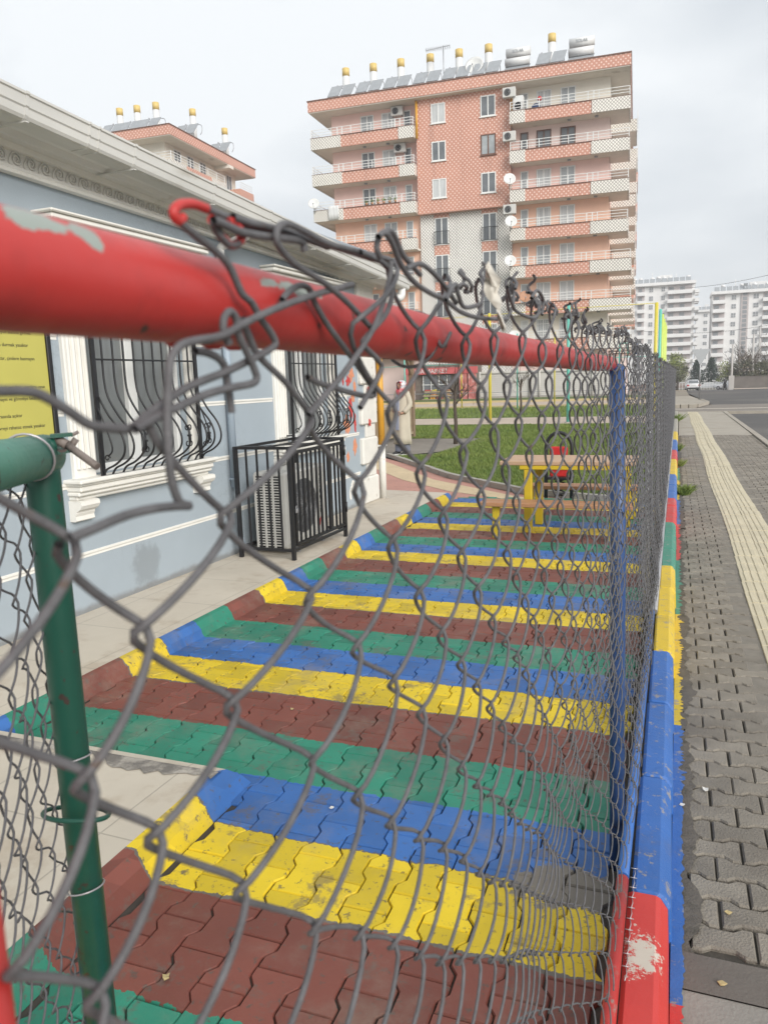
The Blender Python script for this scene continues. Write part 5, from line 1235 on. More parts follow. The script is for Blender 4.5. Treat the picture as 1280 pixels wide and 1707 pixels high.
# ---- trees
def leaf_cloud(mb, c, r, n, size, rr, sq=(1,1,1), mi=0, hollow=.2):
    for k in range(n):
        d = rr.normal(size=3); d /= np.linalg.norm(d); q = np.asarray(c) + d*np.array(sq)*r*(hollow + (1-hollow)*rr.random()**.6)
        a = rr.normal(size=3); a /= np.linalg.norm(a); b_ = np.cross(a, d + .3); b_ /= max(np.linalg.norm(b_),1e-6); s_ = size*rr.uniform(.6,1.4)
        mb.poly([q-a*s_, q+b_*s_*.55, q+a*s_, q-b_*s_*.55], mi)
def branchy(mb, p0, d, ln, r, depth, rr, tips):
    p0 = np.asarray(p0); d = d/np.linalg.norm(d); pts = [p0]; q = p0.copy(); dd = d.copy()
    for k in range(3):
        dd = dd + rr.normal(0,.16,3) + np.array([0,0,.05]); dd /= np.linalg.norm(dd); q = q + dd*ln/3; pts.append(q.copy())
    mb.tube(pts, r, 6 if r > .01 else 4, 0, rs=[r, r*.85, r*.7, r*.5])
    tips.append(q)
    if depth:
        for k in range(3 if depth > 1 else 4):
            nd = dd + rr.normal(0,.55,3); branchy(mb, pts[rr.integers(1,4)], nd, ln*rr.uniform(.55,.8), r*.5, depth-1, rr, tips)
bt = thing('young_tree', 'bare young tree with fine twigs on the lawn in front of the shop', 'tree', tuple(ground(759,740)))
rr = np.random.default_rng(11); tr_, cr = MB(), MB(); tips = []
tr_.tube([(0,0,-.05),(.02,0,.5),(-.01,.02,1.0),(.03,0,1.45)], .05, 10, 0, rs=[.055,.045,.04,.032]); tr_.build('trunk', M['bark'], bt)
for k in range(9):
    a = k*.7; branchy(cr, (.0,0,.95+.055*k), np.array([math.cos(a)*.8,math.sin(a)*.8,.8]), .62, .014, 2, rr, tips)
lb = MB()
for q in tips:
    if rr.random() < .5: leaf_cloud(lb, q, .06, 3, .016, rr)
b0 = len(cr.v); cr.v += lb.v; cr.f += [tuple(i+b0 for i in f) for f in lb.f]; cr.m += [1]*len(lb.f); cr.sm += [False]*len(lb.f)
cr.build('crown', [M['bark'], mat('bud_brown', (0.16,0.11,0.06), .8, .2)], bt)
bt2 = dup(bt, tuple(at(868,690,33)), 1.3, 'bare young tree standing in front of the white cladding, right of the yellow pole')
# ================================================================== THE PINK APARTMENT BUILDING
K = 1.14
tha = R(2.3)
def BW(u, w, z): # building-local (already at K scale 1) to world
    x, y = u*math.cos(tha) - w*math.sin(tha), 57 + u*math.sin(tha) + w*math.cos(tha)
    return (x*K, y*K, (z-1.6)*K + 1.6)
BLOC = BW(0,0,0)
M['tile_red'] = diag_mat('terracotta_tiles', (0.54,0.265,0.195), (0.78,0.60,0.51), .35, 'dots')
M['lattice'] = diag_mat('lattice_tiles', (0.80,0.78,0.74), (0.20,0.175,0.16), .26, 'lattice')
M['lattice_small'] = diag_mat('small_lattice_tiles', (0.80,0.77,0.71), (0.22,0.19,0.165), .25, 'lattice')
M['cream'] = mat('cream_render', (0.74,0.69,0.60), .85, .05, 1.2)
M['pink'] = mat('pink_render', (0.80,0.56,0.50), .85, .05, 1.2)
M['pink_pale'] = mat('pale_pink_render', (0.76,0.60,0.55), .85, .05, 1.2)
M['peach'] = mat('peach_render', (0.82,0.52,0.39), .85, .05, 1.2)
M['slab_white'] = mat('slab_soffit', (0.72,0.67,0.60), .85, .06, 1.5, dirt=(0.48,0.43,0.37), dscale=.8, dlo=.6)
M['pane'] = glass_mat('apartment_glass', (0.32,0.34,0.35), .15)
M['pane_dark'] = glass_mat('dark_apartment_glass', (0.13,0.14,0.15), .12)
M['pane_curtain'] = mat('curtained_glass', (0.50,0.51,0.51), .25, .25, 2.2, stretch=(7,7,.3))
M['brown_frame'] = mat('brown_frame', (0.15,0.075,0.05), .5, .08)
M['panel_grey'] = mat('solar_panel', (0.30,0.315,0.33), .5, .12, 3)
M['tank_white'] = mat('white_tank', (0.66,0.66,0.65), .4, .05, 3)
M['tank_yellow'] = mat('yellow_tank_cap', (0.62,0.45,0.15), .5, .1, 4)
PB = thing('pink_apartment_block', 'tall pink and terracotta tiled apartment block with lattice balconies and solar tanks', 'building', BLOC, tha)
def KB(): m_ = MB(); m_.k = K; return m_
TOPS = [19.71 - 2.58*i for i in range(7)]
OFF = 1.4                                 # walls stand this far behind the balcony fronts
UL, UR = -25.9, -3.0
DEP = 29.0
wcol_l = ['pink','pink','pink','peach','peach','peach','cream']
wcol_r = ['cream','pink_pale','pink','peach','peach','peach','cream']
def wall_box(name, u0, u1, w0, w1, z0, z1, mk):
    m_ = KB(); m_.box(u0, w0, z0, u1, w1, z1); return m_.build(name, M[mk], PB)
for i, T_ in enumerate(TOPS):
    z0, z1 = T_ - .72, (T_ + 2.58 - .72) if i else 21.56
    z0 = z0 if i < 6 else T_ - .72
    wall_box('wall', -24.65, -17.8, OFF, DEP, z0 + .002, z1, wcol_l[i]); wall_box('wall', -11.0, -4.35, OFF, DEP, z0 + .002, z1, wcol_r[i])
wall_box('wall', -24.65, -4.35, OFF+.01, DEP, -.8, TOPS[6]-.72, 'pink_pale')
wall_box('wall', -4.34, -3.1, OFF+.3, DEP, -.8, 3.0, 'pink_pale')
wall_box('stair_tower', -17.8, -11.0, .6, DEP-1, 13.68, 21.5, 'tile_red'); 
o = wall_box('stair_tower', -17.8, -11.0, 1.15, DEP-1, -.8, 13.675, 'lattice')
m_ = KB(); m_.box(-25.95,-.02,21.56,-3.02,DEP+1.5,22.27); tag(m_.build('roof', M['tile_red'], PB), 'terracotta tiled roof edge')
m_ = KB(); m_.box(-25.9,.03,21.50,-3.07,DEP+1.45,21.558); m_.build('roof_soffit', M['slab_white'], PB)
m_ = KB(); m_.box(-25.99,-.06,22.272,-2.98,DEP+1.54,22.36); m_.build('roof_coping', M['brown_frame'], PB)
def balcony(u0, u1, T_, steps, side):
    """front balcony from u0 to u1; steps: lattice-tile-lattice split; side: which end wraps round the corner"""
    m_ = KB(); zb = T_ - .80
    w1 = OFF + (6.0 if side else 0)
    segs = [(u0, steps[0], 1, 0.0), (steps[0], steps[1], 0, .05), (steps[1], u1, 1, 0.0)]
    for a, b_, mi, rec in segs: m_.box(a, rec, zb, b_, rec + .12, T_, mi)
    m_.box(u0+.02, .125, zb+.02, u1-.02, OFF, zb+.16, 2)
    if side == 'l':
        m_.box(u0, .125, zb, u0+.12, 6, T_, 1); m_.box(u0+.13, OFF, zb+.02, -24.66, 6, zb+.16, 2); m_.box(u1-.12, .125, zb, u1, OFF-.8, T_, 1)
    elif side == 'r':
        m_.box(u1-.12, .125, zb, u1, 3.2, T_, 1); m_.box(-4.34, OFF, zb+.02, u1-.13, 3.2, zb+.16, 2); m_.box(u0, .125, zb, u0+.12, OFF, T_, 1)
    m_.box(u0-.012, -.012, T_, u1+.012, .14, T_+.035, 3)
    bo = m_.build('balcony', [M['tile_red'], M['lattice_small'], M['slab_white'], M['brown_frame']], PB)
    r_ = KB(); z0 = T_ + .03
    ends = [(u0+.06, .06), (u1-.06, .06)]
    pl = [(u0+.06, 5.9 if side=='l' else .9), (u0+.06,.06), (u1-.06,.06), (u1-.06, 3.1 if side=='r' else .6)]
    for h_ in (.18,.36,.56): 
        for q in range(3): r_.rod((*pl[q], z0+h_), (*pl[q+1], z0+h_), .035, .035)
    n = int((u1-u0)/1.6)
    for q in range(n+1): 
        u = u0+.06 + (u1-u0-.12)*q/n; r_.rod((u,.06,z0),(u,.06,z0+.58),.045,.045)
    for s_ in steps: r_.rod((s_+.12,.06,z0),(s_+.12,.06,z0+.58),.06,.06); r_.rod((s_-.25,.06,z0),(s_-.25,.06,z0+.58),.06,.06)
    r_.build('railing', M['steel_white'], bo)
    for u in ((u0+u1)/2, u1-2.2):
        l_ = KB(); l_.cyl((u,OFF*.55,zb-.001),(u,OFF*.55,zb-.06),.13,10)
        l_.build('ceiling_lamp', M['panel_grey'], bo)
for i, T_ in enumerate(TOPS):
    balcony(-25.86, -17.84, T_, (-23.45,-18.99), 'l')
    balcony(-10.98, -3.0 + (.06*i if i > 3 else .0), T_, (-9.9,-5.48), 'r')
def window(u0, u1, z0, z1, w, frame='steel_white', pane='pane', mull=1, rail=False, lattice=False, sill=True, parent=None):
    m_ = KB(); f = .075
    m_.box(u0, w-.05, z0, u0+f, w+.02, z1); m_.box(u1-f, w-.05, z0, u1, w+.02, z1); m_.box(u0+f, w-.05, z0, u1-f, w+.02, z0+f); m_.box(u0+f, w-.05, z1-f, u1-f, w+.02, z1)
    for k in range(mull):
        u = u0 + (u1-u0)*(k+1)/(mull+1); m_.box(u-.04, w-.05, z0+f, u+.04, w+.02, z1-f)
    if lattice:
        for k in range(7): u = u0+f + (u1-u0-2*f)*(k+.5)/7; m_.box(u-.02,w-.08,z0+f,u+.02,w-.055,z1-f)
        for k in range(3): z = z0+f + (z1-z0-2*f)*(k+.5)/3; m_.box(u0+f,w-.10,z-.02,u1-f,w-.082,z+.02)
    if sill: m_.box(u0-.06, w-.10, z0-.06, u1+.06, w-.002, z0-.002)
    fo = m_.build('window', M[frame], parent or PB)
    m_ = KB(); m_.box(u0+f-.01, w-.02, z0+f-.01, u1-f+.01, w+.01, z1-f+.01); m_.build('pane', M[pane], fo)
    if rail:
        r_ = KB()
        def cur(u): return w - .12 - .16*math.sin(math.pi*(u-u0+.08)/(u1-u0+.16))
        us = np.linspace(u0-.08, u1+.08, 9)
        for z in (z0+.05, z0+.95): r_.tube([(u, cur(u), z) for u in us], .022, 4)
        for u in us: r_.rod((u,cur(u),z0+.05),(u,cur(u),z0+.95),.018,.018,0,(0,1,0))
        r_.build('french_rail', M['black_iron'], fo)
    return fo
rw = random.Random(3)
for i, T_ in enumerate(TOPS):
    fl_ = T_ - .64; zt = fl_ + 2.16; last = i == 6
    for u0, u1 in ((-22.31,-21.27),(-20.66,-19.64)): window(u0, u1, fl_+.35, zt, OFF, 'steel_white', rw.choice(['pane','pane_dark','pane_curtain']), 1, sill=False)
    window(-18.95,-18.40, fl_+.05, zt-.03, OFF, 'steel_white', 'pane_dark' if i < 2 else 'pane', 0, sill=False)
    fr = 'brown_frame' if i == 1 else 'steel_white'
    for u0, u1 in ((-9.29,-8.27),(-7.65,-6.62)): window(u0, u1, fl_+.35, zt, OFF, fr, rw.choice(['pane','pane_curtain','pane_curtain']) if i != 1 else 'pane_dark', 1, lattice=(i == 6), sill=False)
    window(-10.42,-9.86, fl_+.05, zt-.03, OFF, fr, 'pane_dark' if i in (1,) else 'pane', 0, lattice=(i==6), sill=False)
    if 3 < i: pass
for k, z in enumerate((19.78,17.23,14.68)):
    window(-16.68,-15.63, z, z+1.33, .6, 'steel_white', ['pane_curtain','pane_dark','pane_curtain'][k]); window(-13.09,-12.03, z, z+1.38, .6, 'brown_frame' if k == 1 else 'steel_white', ['pane_dark','pane','pane_dark'][k])
for k, z in enumerate((11.47,8.83,6.25,3.68)):
    for u0, u1 in ((-16.69,-15.66),(-13.14,-12.09)):
        window(u0, u1, z, z+1.95, 1.15, 'steel_white', 'pane_dark', 1, rail=(k < 3), lattice=(k == 3), sill=False)
for z in (13.42,10.76,8.15,5.58,3.0):
    for u0, u1 in ((-16.74,-15.61),(-13.19,-12.04)): m_ = KB(); m_.box(u0, 1.11, z-.05, u1, 1.149, min(z+.70, 13.67), 0); m_.build('spandrel', M['tile_red'], PB)
m_ = KB(); m_.tube([(-17.74,.5,18.9),(-17.74,.5,21.45)],.09,8); m_.tube([(-10.9,.5,18.9),(-10.9,.5,21.4)],.07,6); m_.build('pipe', M['orange_pipe'], PB)
# side bays along the long right flank
for i, T_ in enumerate(TOPS):
    for w0, w1, pr in ((5.2,9.2,.9),(13,17.5,1.05),(21,26,1.1)):
        m_ = KB(); m_.box(-4.34, w0, T_-.80, -4.35+1.35+pr*.45, w1, T_, 1 if w0 < 20 else 0); m_.box(-4.34+.02, w0+.05, T_-.84, -4.35+1.3+pr*.45, w1-.05, T_-.801, 2)
        so_ = m_.build('side_balcony', [M['tile_red'], M['lattice_small'], M['slab_white']], PB); m_ = KB()
        for h_ in (.2,.4,.58): m_.rod((-2.55,w0+.1,T_+h_),(-2.55,w1-.1,T_+h_),.035,.035)
        for w_ in np.linspace(w0+.1,w1-.1,5): m_.rod((-2.55,w_,T_),(-2.55,w_,T_+.58),.04,.04)
        m_.build('railing', M['steel_white'], so_)
# ground floor: white ribbed cladding, right of the shop
m_ = KB()
for k in range(11): m_.box(-13.2, .10, .28+k*.145, -3.4, .16, .28+k*.145+.128, 0)
m_.box(-13.3,.17,-.6,-3.3,OFF,1.95,0); m_.box(-13.35,.02,1.951,-3.25,OFF,2.08,0); m_.box(-13.3,.06,-.6,-3.3,.168,.26,1)
for u in (-13.25,-9.6,-8.9,-5.2): m_.cyl((u,.02,.2),(u,.02,2.1),.06,8,0)
M['cladding'] = mat('white_cladding', (0.56,0.54,0.50), .7, .06, 1.5)
m_.build('ground_floor_cladding', [M['cladding'], M['concrete']], PB)

# ---- grocery shop at the foot of the block
shop = thing('grocery_shop', 'small grocery shop front with red sign, red pillars and fruit crates', 'shop', BW(-15.8,-1.2,.25), tha)
def SB(): m_ = MB(); m_.k = K; return m_
m_ = SB(); m_.box(-2.6,.3,-.6,2.5,2.3,2.5); m_.build('back_wall', mat('shop_interior', (0.16,0.14,0.12), .9, .3, 3), shop)
m_ = SB(); m_.box(-2.75,-.1,1.78,2.6,.28,2.25); so = m_.build('sign', mat('faded_red_sign', (0.50,0.10,0.10), .6, .2, 3), shop)
text('GIDA MARKET', .50, M['tank_white'], 'lettering', so, Matrix.Translation((-2.7,-.118,2.12)) @ Matrix(((1,0,0,0),(0,0,-1,0),(0,1,0,0),(0,0,0,1))), .004)
for u in (-2.7,1.3,1.95): m_ = SB(); m_.box(u,-.05,-.6,u+.55,.25,1.77); m_.build('pillar', mat('red_pillar_%d' % int(u*10+40), (0.48,0.14,0.12), .6, .25, 2, dirt=(0.66,0.52,0.48), dscale=1.6, dlo=.48), shop)
m_ = SB(); m_.box(-1.5,.2,.6,.6,.29,1.7); m_.build('shop_window', M['pane_dark'], shop)
m_ = SB()
for u in (-1.5,-.9,-.3,.3): m_.box(u,.14,.6,u+.05,.19,1.7)
m_.box(-1.55,.13,1.0,.65,.189,1.05); m_.build('shop_frame', M['steel_white'], shop)
m_ = SB(); m_.box(-2.7,-.3,-.6,-2.05,-.06,.6); m_.build('poster', mat('pale_poster', (0.6,0.5,0.48), .6, .3, 4), shop)
cols = [(.28,.42,.06),(.62,.30,.03),(.55,.08,.05),(.62,.50,.08),(.20,.30,.06),(.50,.20,.06)]
for k in range(12):
    c = cols[k % 6]; u, z, y_ = -1.35 + (k % 4)*.52, .25 - .0 + (k//4)*.28, -.75 + (k//4)*.30
    cr_ = thing('fruit_crate', 'crate of %s on the shop display, %s row' % (['green peppers','oranges','tomatoes','lemons','cucumbers','apricots'][k % 6], ['front','middle','back'][k//4]), 'crate', BW(-15.8+u,-1.2+y_,z), tha, 'fruit crates outside the shop')
    cb = MB(); cb.box(0,0,-.5 if k < 4 else -.12,.55,.36,0); cb.build('crate', M['wood_pale'], cr_)
    fb_ = MB(); r5 = random.Random(k)
    for q in range(14): fb_.ball((.06+.43*r5.random(), .05+.25*r5.random(), .04+.05*r5.random()), .06, 0, 6, 4)
    fb_.build('fruit', mat('fruit_%d' % k, c, .5, .15, 5), cr_)

# ---- things on the block: solar heaters, air conditioners, dishes, laundry
def heater():
    t_ = thing('solar_water_heater', '', 'solar heater', (0,0,0), tha, 'solar water heaters on the pink block')
    m_ = SB(); m_.tube([(0,1.2,-.1),(0,1.2,2.17)], .27, 14); m_.build('tank', M['tank_white'], t_)
    m_ = SB(); m_.tube([(0,1.2,2.171),(0,1.2,2.74),(0,1.2,2.76)], .275, 14, rs=[.275,.275,.2]); m_.build('tank_cap', M['tank_yellow'], t_)
    for e in (-1,1):
        m_ = SB(); m_.loft([[(e*.50-.44,-.5,.32),(e*.50+.44,-.5,.32),(e*.50+.44,-.44,.30),(e*.50-.44,-.44,.30)],[(e*.50-.44+.18,.10,1.20),(e*.50+.44+.18,.10,1.20),(e*.50+.44+.18,.15,1.18),(e*.50-.44+.18,.15,1.18)]],0,True,False); m_.build('panel', M['panel_grey'], t_)
    m_ = SB(); m_.tube(spline([(.25,1.2,1.5),(.75,1.2,1.4),(.85,1.1,.9),(.7,1.05,.6)],4), .03, 5); m_.tube([(-.7,1.2,.6),(-.7,1.2,1.4),(-.27,1.2,1.4)], .03, 5); m_.ball((-.7,1.2,1.6),.08,0,8,6)
    for e in (-1,1): m_.rod((e*.6,.12,0),(e*.6,.12,1.16),.04,.04,0,(0,1,0)); m_.rod((e*.6,-.46,0),(e*.6,-.46,.32),.04,.04,0,(0,1,0))
    m_.build('pipework', M['grey_metal'], t_); return t_
h0 = heater(); names = ['leftmost','second from the left','third from the left','fourth from the left','fifth, beside the television mast','sixth, beside the big dish','seventh, between the two horizontal tanks']
for k, u in enumerate((-23.7,-21.5,-19.35,-17.1,-14.95,-12.8,-8.35)):
    lab = 'upright yellow-capped solar tank on the pink block, %s' % names[k]
    loc = BW(u, 1.2, 22.37)
    if k == 0: h0.location = loc; h0['label'] = lab
    else: dup(h0, loc, None, lab)
def heater2(u, s_, lab):
    t_ = thing('solar_water_heater', lab, 'solar heater', BW(u,1.2,22.37), tha, 'solar water heaters on the pink block')
    m_ = SB(); m_.tube([(-.85,1.0,1.85),(.85,1.0,1.85)], .30, 14, 0); m_.tube([(-.88,.7,1.15),(.82,.7,1.15)], .27, 14, 0); m_.build('tank', M['tank_white'], t_)
    m_ = SB(); m_.loft([[(-.95,-.2,.22),(.75,-.2,.22),(.75,-.12,.18),(-.95,-.12,.18)],[(-.85,.9,1.0),(.85,.9,1.0),(.85,.95,.96),(-.85,.95,.96)]],0,True,False); m_.build('panel', M['panel_grey'], t_)
    m_ = SB()
    for e in (-.7,.7): m_.rod((e,1.0,0),(e,1.0,1.6),.05,.05,0,(0,1,0)); m_.rod((e,-.15,0),(e,.95,1.0),.05,.05); m_.rod((e,-.15,0),(e,-.15,.25),.05,.05,0,(0,1,0))
    m_.build('stand', M['rust'], t_); text('SOLAR', .30, M['panel_grey'], 'lettering', t_, Matrix.Translation((-.45,.78,2.02)) @ Matrix(((1,0,0,0),(0,0,-1,0),(0,1,0,0),(0,0,0,1))), .01)
heater2(-10.65,1,'horizontal double solar tank on a stand beside the seventh upright tank'); heater2(-6.3,1,'horizontal double solar tank at the right end of the pink block roof')
t_ = thing('roof_vent', 'short yellow capped vent at the right end of the pink block roof', 'vent', BW(-4.7,2.0,22.3), tha); m_ = SB(); m_.cyl((0,0,0),(0,0,.55),.3,14); m_.build('cap', M['tank_yellow'], t_)
t_ = thing('television_mast', 'thin television aerial mast on the pink block roof', 'aerial', BW(-15.9,1.5,22.3), tha); m_ = SB(); m_.tube([(0,0,0),(0,0,2.9)], .035, 6)
m_.rod((-1.3,0,2.75),(.5,0,2.85),.03,.03)
for q in np.linspace(-1.25,.45,12): m_.rod((q,-.01,2.6),(q,.01,2.95),.02,.02,0,(0,1,0)); m_.rod((q,-.25,2.77),(q,.25,2.77),.02,.02)
m_.build('aerial', M['grey_metal'], t_)
M['dish'] = mat('dish_white', (0.66,0.66,0.64), .5, .06, 3); M['dish_rust'] = mat('dish_rusty', (0.42,0.22,0.13), .6, .2, 3)
def dish(loc, r_, lab, mk='dish', az=0.0, grp='satellite dishes on the pink block'):
    t_ = thing('satellite_dish', lab, 'satellite dish', loc, az, grp); m_ = MB()
    rings = []
    for q in np.linspace(.08,1,6): rings.append([(r_*q*math.cos(a), -.30*r_*(q*q) + .0, r_*q*math.sin(a)*1.05) for a in np.linspace(0,6.283,21)[:-1]])
    for q in np.linspace(1,.08,5): rings.append([(r_*q*math.cos(a), -.30*r_*(q*q) + .03, r_*q*math.sin(a)*1.05) for a in np.linspace(0,6.283,21)[:-1]])
    m_.loft(rings); m_.xf(Matrix.Rotation(R(-25),4,'X')); m_.build('reflector', M[mk], t_)
    m_ = MB(); m_.tube([(0,-.05,-r_*.9),(0,-r_*1.1,-.1*r_)], .02, 5); m_.ball((0,-r_*1.1,-.1*r_), .06, 0, 8, 6); m_.tube([(0,.05,0),(0,.25,-.1),(0,.25,-r_-.2)], .03, 6); m_.build('arm', M['grey_metal'], t_)
dish(BW(-13.6,1.3,23.4), .75, 'large white dish on the roof beside the television mast')
for u, z, mk, lab in ((-10.95,15.2,'dish','white dish at the left end of the third right balcony from the top'),(-10.87,12.38,'dish','white dish at the left end of the fourth right balcony from the top'),(-10.93,9.72,'dish','white dish at the left end of the fifth right balcony from the top'),(-9.9,7.2,'dish_rust','rusty brown dish standing on the sixth right balcony'),(-10.65,4.5,'dish','white dish low on the block, at the lowest right balcony'),(-25.7,15.0,'dish','dish at the left end of the third left balcony')):
    dish(BW(u,-.25,z), .42*K, lab, mk, .3)
def acu(u, w_, z, lab):
    t_ = thing('air_conditioner', lab, 'air conditioner', BW(u,w_,z), tha, 'air conditioners on the pink block'); m_ = SB(); m_.bbox(-.45,-.2,-.32,.45,.14,.32,.03); m_.build('casing', M['ac_white'], t_)
    m_ = SB(); m_.tube([(-.1,-.21,0),(-.1,-.203,0)], .24, 18); m_.build('fan', M['dark_void'], t_)
    m_ = SB()
    for q in (-.36,.36): m_.rod((q,-.2,-.345),(q,.24,-.345),.05,.03)
    for r_ in (.08,.16,.22): m_.tube([(-.1+r_*math.cos(a),-.222,r_*math.sin(a)) for a in np.linspace(0,6.283,17)[:-1]], .012, 4, 0, True)
    m_.build('bracket', M['grey_metal'], t_)
acu(-19.35, OFF-.28, 21.13, 'air conditioner high on the pink wall of the top balcony left of the tiled tower'); acu(-19.2, OFF-.28, 18.58, 'air conditioner on the pink wall one storey below the roof, left of the tiled tower')
acu(-11.0,.15,20.95,'air conditioner at the tower edge beside the top right balcony'); acu(-11.0,.15,18.12,'air conditioner at the tower edge beside the second right balcony'); acu(-11.0,.15,13.3,'air conditioner at the tower edge above the fourth right balcony')
t_ = thing('laundry', 'white sheet hung over the third left balcony to dry', 'laundry', BW(-24.2,-.03,TOPS[2]+.25), tha); m_ = SB()
n = 12; m_.loft([[(-.42+.84*k/n, -.05+.02*math.sin(k*1.7+z*3), z) for k in range(n+1)] + [(.42-.84*k/n, -.02+.02*math.sin((n-k)*1.7+z*3), z) for k in range(n+1)] for z in (-1.0,-.6,-.2,.0)],0,True,True); m_.build('sheet', M['tank_white'], t_)
for u, T_, lab, cs in ((-21.0,TOPS[2],'row of potted plants along the third left balcony rail',[(.07,.05,.04),(.3,.08,.06),(.05,.08,.03)]),):
    for k in range(6):
        t_ = thing('potted_plant', 'small dark potted plant on the third left balcony rail', 'plant', BW(-21.6+k*.45,.06,T_+.06), tha, 'potted plants on the balcony rail'); m_ = SB(); m_.cyl((0,0,0),(0,0,.14),.09,8,0,.11); m_.build('pot', M['wood'], t_)
        m_ = SB(); leaf_cloud(m_, (0,0,.26), .17, 40, .05, np.random.default_rng(k)); m_.build('foliage', M['blade'], t_)
t_ = thing('washing_machine', 'white appliance standing on the top right balcony', 'appliance', BW(-10.4,.45,TOPS[0]-.6), tha); m_ = SB(); m_.bbox(-.35,-.3,0,.35,.3,1.6,.03); m_.build('cabinet', M['tank_white'], t_); m_ = SB(); m_.tube([(0,-.31,.95),(0,-.302,.95)],.24,16); m_.tube([(0,-.31,.45),(0,-.302,.45)],.2,16); m_.build('door', M['dark_void'], t_)
t_ = thing('child_bicycle', 'small blue and red bundle on the top right balcony', 'bundle', BW(-9.2,.3,TOPS[0]-.1), tha); m_ = SB(); m_.ball((0,0,.25),.3,0,10,8,(1,.6,.8)); m_.ball((.25,0,.75),.16,1,10,8); m_.build('bundle', [M['blue_paint'],M['red_plastic']], t_)
t_['category'] = 'bundle'; t_.name = 'balcony_bundle'

# ================================================================== SECOND PINK BLOCK, BEHIND THE HOUSE
B2 = thing('cream_apartment_block', 'cream apartment block with terracotta roof edge rising behind the house roof', 'building', (-37.3*K, 54.7*K, 0), tha)
def C2(): m_ = MB(); m_.k = K; return m_
ZR = (22.0-1.6)+1.6/K                                      # roof top, local
m_ = C2(); m_.box(-14,0,ZR-.72,0,14.5,ZR); m_.build('roof', M['tile_red'], B2)
m_ = C2(); m_.box(-14.05,-.05,ZR+.002,.05,14.55,ZR+.07); m_.build('roof_coping', M['brown_frame'], B2)
m_ = C2(); m_.box(-13.95,.05,ZR-.78,-.05,14.45,ZR-.722); m_.build('roof_soffit', M['slab_white'], B2)
m_ = C2(); m_.box(-13,1.4,-1,-1.4,13,ZR-.782); m_.build('wall', M['cream'], B2)
for i in range(7):
    T_ = ZR - 2.55 - 2.58*i
    m_ = C2(); m_.box(-.12,.0,T_-.8,0,2.2,T_,1); m_.box(-.14,2.2,T_-.8,-.04,6.2,T_,0); m_.box(-.12,6.2,T_-.8,0,8.6,T_,1); m_.box(-1.4,0,T_-.78,-.13,8.6,T_-.62,2); m_.box(-13,0,T_-.8,-.122,.12,T_,1); m_.box(-13,.12,T_-.78,-1.41,1.4,T_-.62,2)
    m_.box(-1.4,10.6,T_-.8,.35,13.2,T_,0); bo = m_.build('balcony', [M['tile_red'],M['lattice_small'],M['slab_white']], B2)
    m_ = C2()
    for h_ in (.2,.4,.6): m_.rod((-.06,.06,T_+h_),(-.06,8.5,T_+h_),.035,.035); m_.rod((-.06,.06,T_+h_),(-12.9,.06,T_+h_),.035,.035); m_.rod((.28,10.7,T_+h_),(.28,13.1,T_+h_),.035,.035)
    for y in np.linspace(.06,8.5,7): m_.rod((-.06,y,T_),(-.06,y,T_+.62),.045,.045)
    m_.build('railing', M['steel_white'], bo)
    for y in (2.6,4.6,6.6,11.2):
        m_ = C2(); m_.box(-1.39,y,T_-.4,-1.34,y+.06,T_+1.55); m_.box(-1.39,y+.94,T_-.4,-1.34,y+1.0,T_+1.55); m_.box(-1.39,y+.47,T_-.4,-1.34,y+.53,T_+1.55); m_.box(-1.39,y+.061,T_+1.48,-1.34,y+.939,T_+1.55); fo = m_.build('window', M['steel_white'], B2)
        m_ = C2(); m_.box(-1.395,y+.05,T_-.4,-1.365,y+.95,T_+1.5); m_.build('pane', M['pane_dark'], fo)
m_ = C2(); m_.box(-1.38,9.2,ZR-1.05,.1,10.0,ZR-.785); m_.build('beam', M['slab_white'], B2)
for k, (dx, dy, lab) in enumerate(((-6.3,1.5,'upright yellow-capped solar tank on the cream block, left of three'),(-4.6,1.5,'upright yellow-capped solar tank on the cream block, middle of three'),(-2.8,1.5,'upright yellow-capped solar tank on the cream block, right of three'),(-.9,4.0,'upright yellow-capped solar tank halfway along the cream block roof edge'),(-.9,9.4,'farthest upright yellow-capped solar tank along the cream block roof edge'))):
    x, y = dx*K, dy*K; o = dup(h0, (-37.3*K + x*math.cos(tha) - y*math.sin(tha), 54.7*K + x*math.sin(tha) + y*math.cos(tha), ZR*K), None, lab); o['group'] = 'solar water heaters on the cream block'
dish((-39.7*K-5, 54.7*K+2.4, ZR*K+.5), .5, 'small white dish at the left end of the cream block roof', grp='dishes on the cream block')

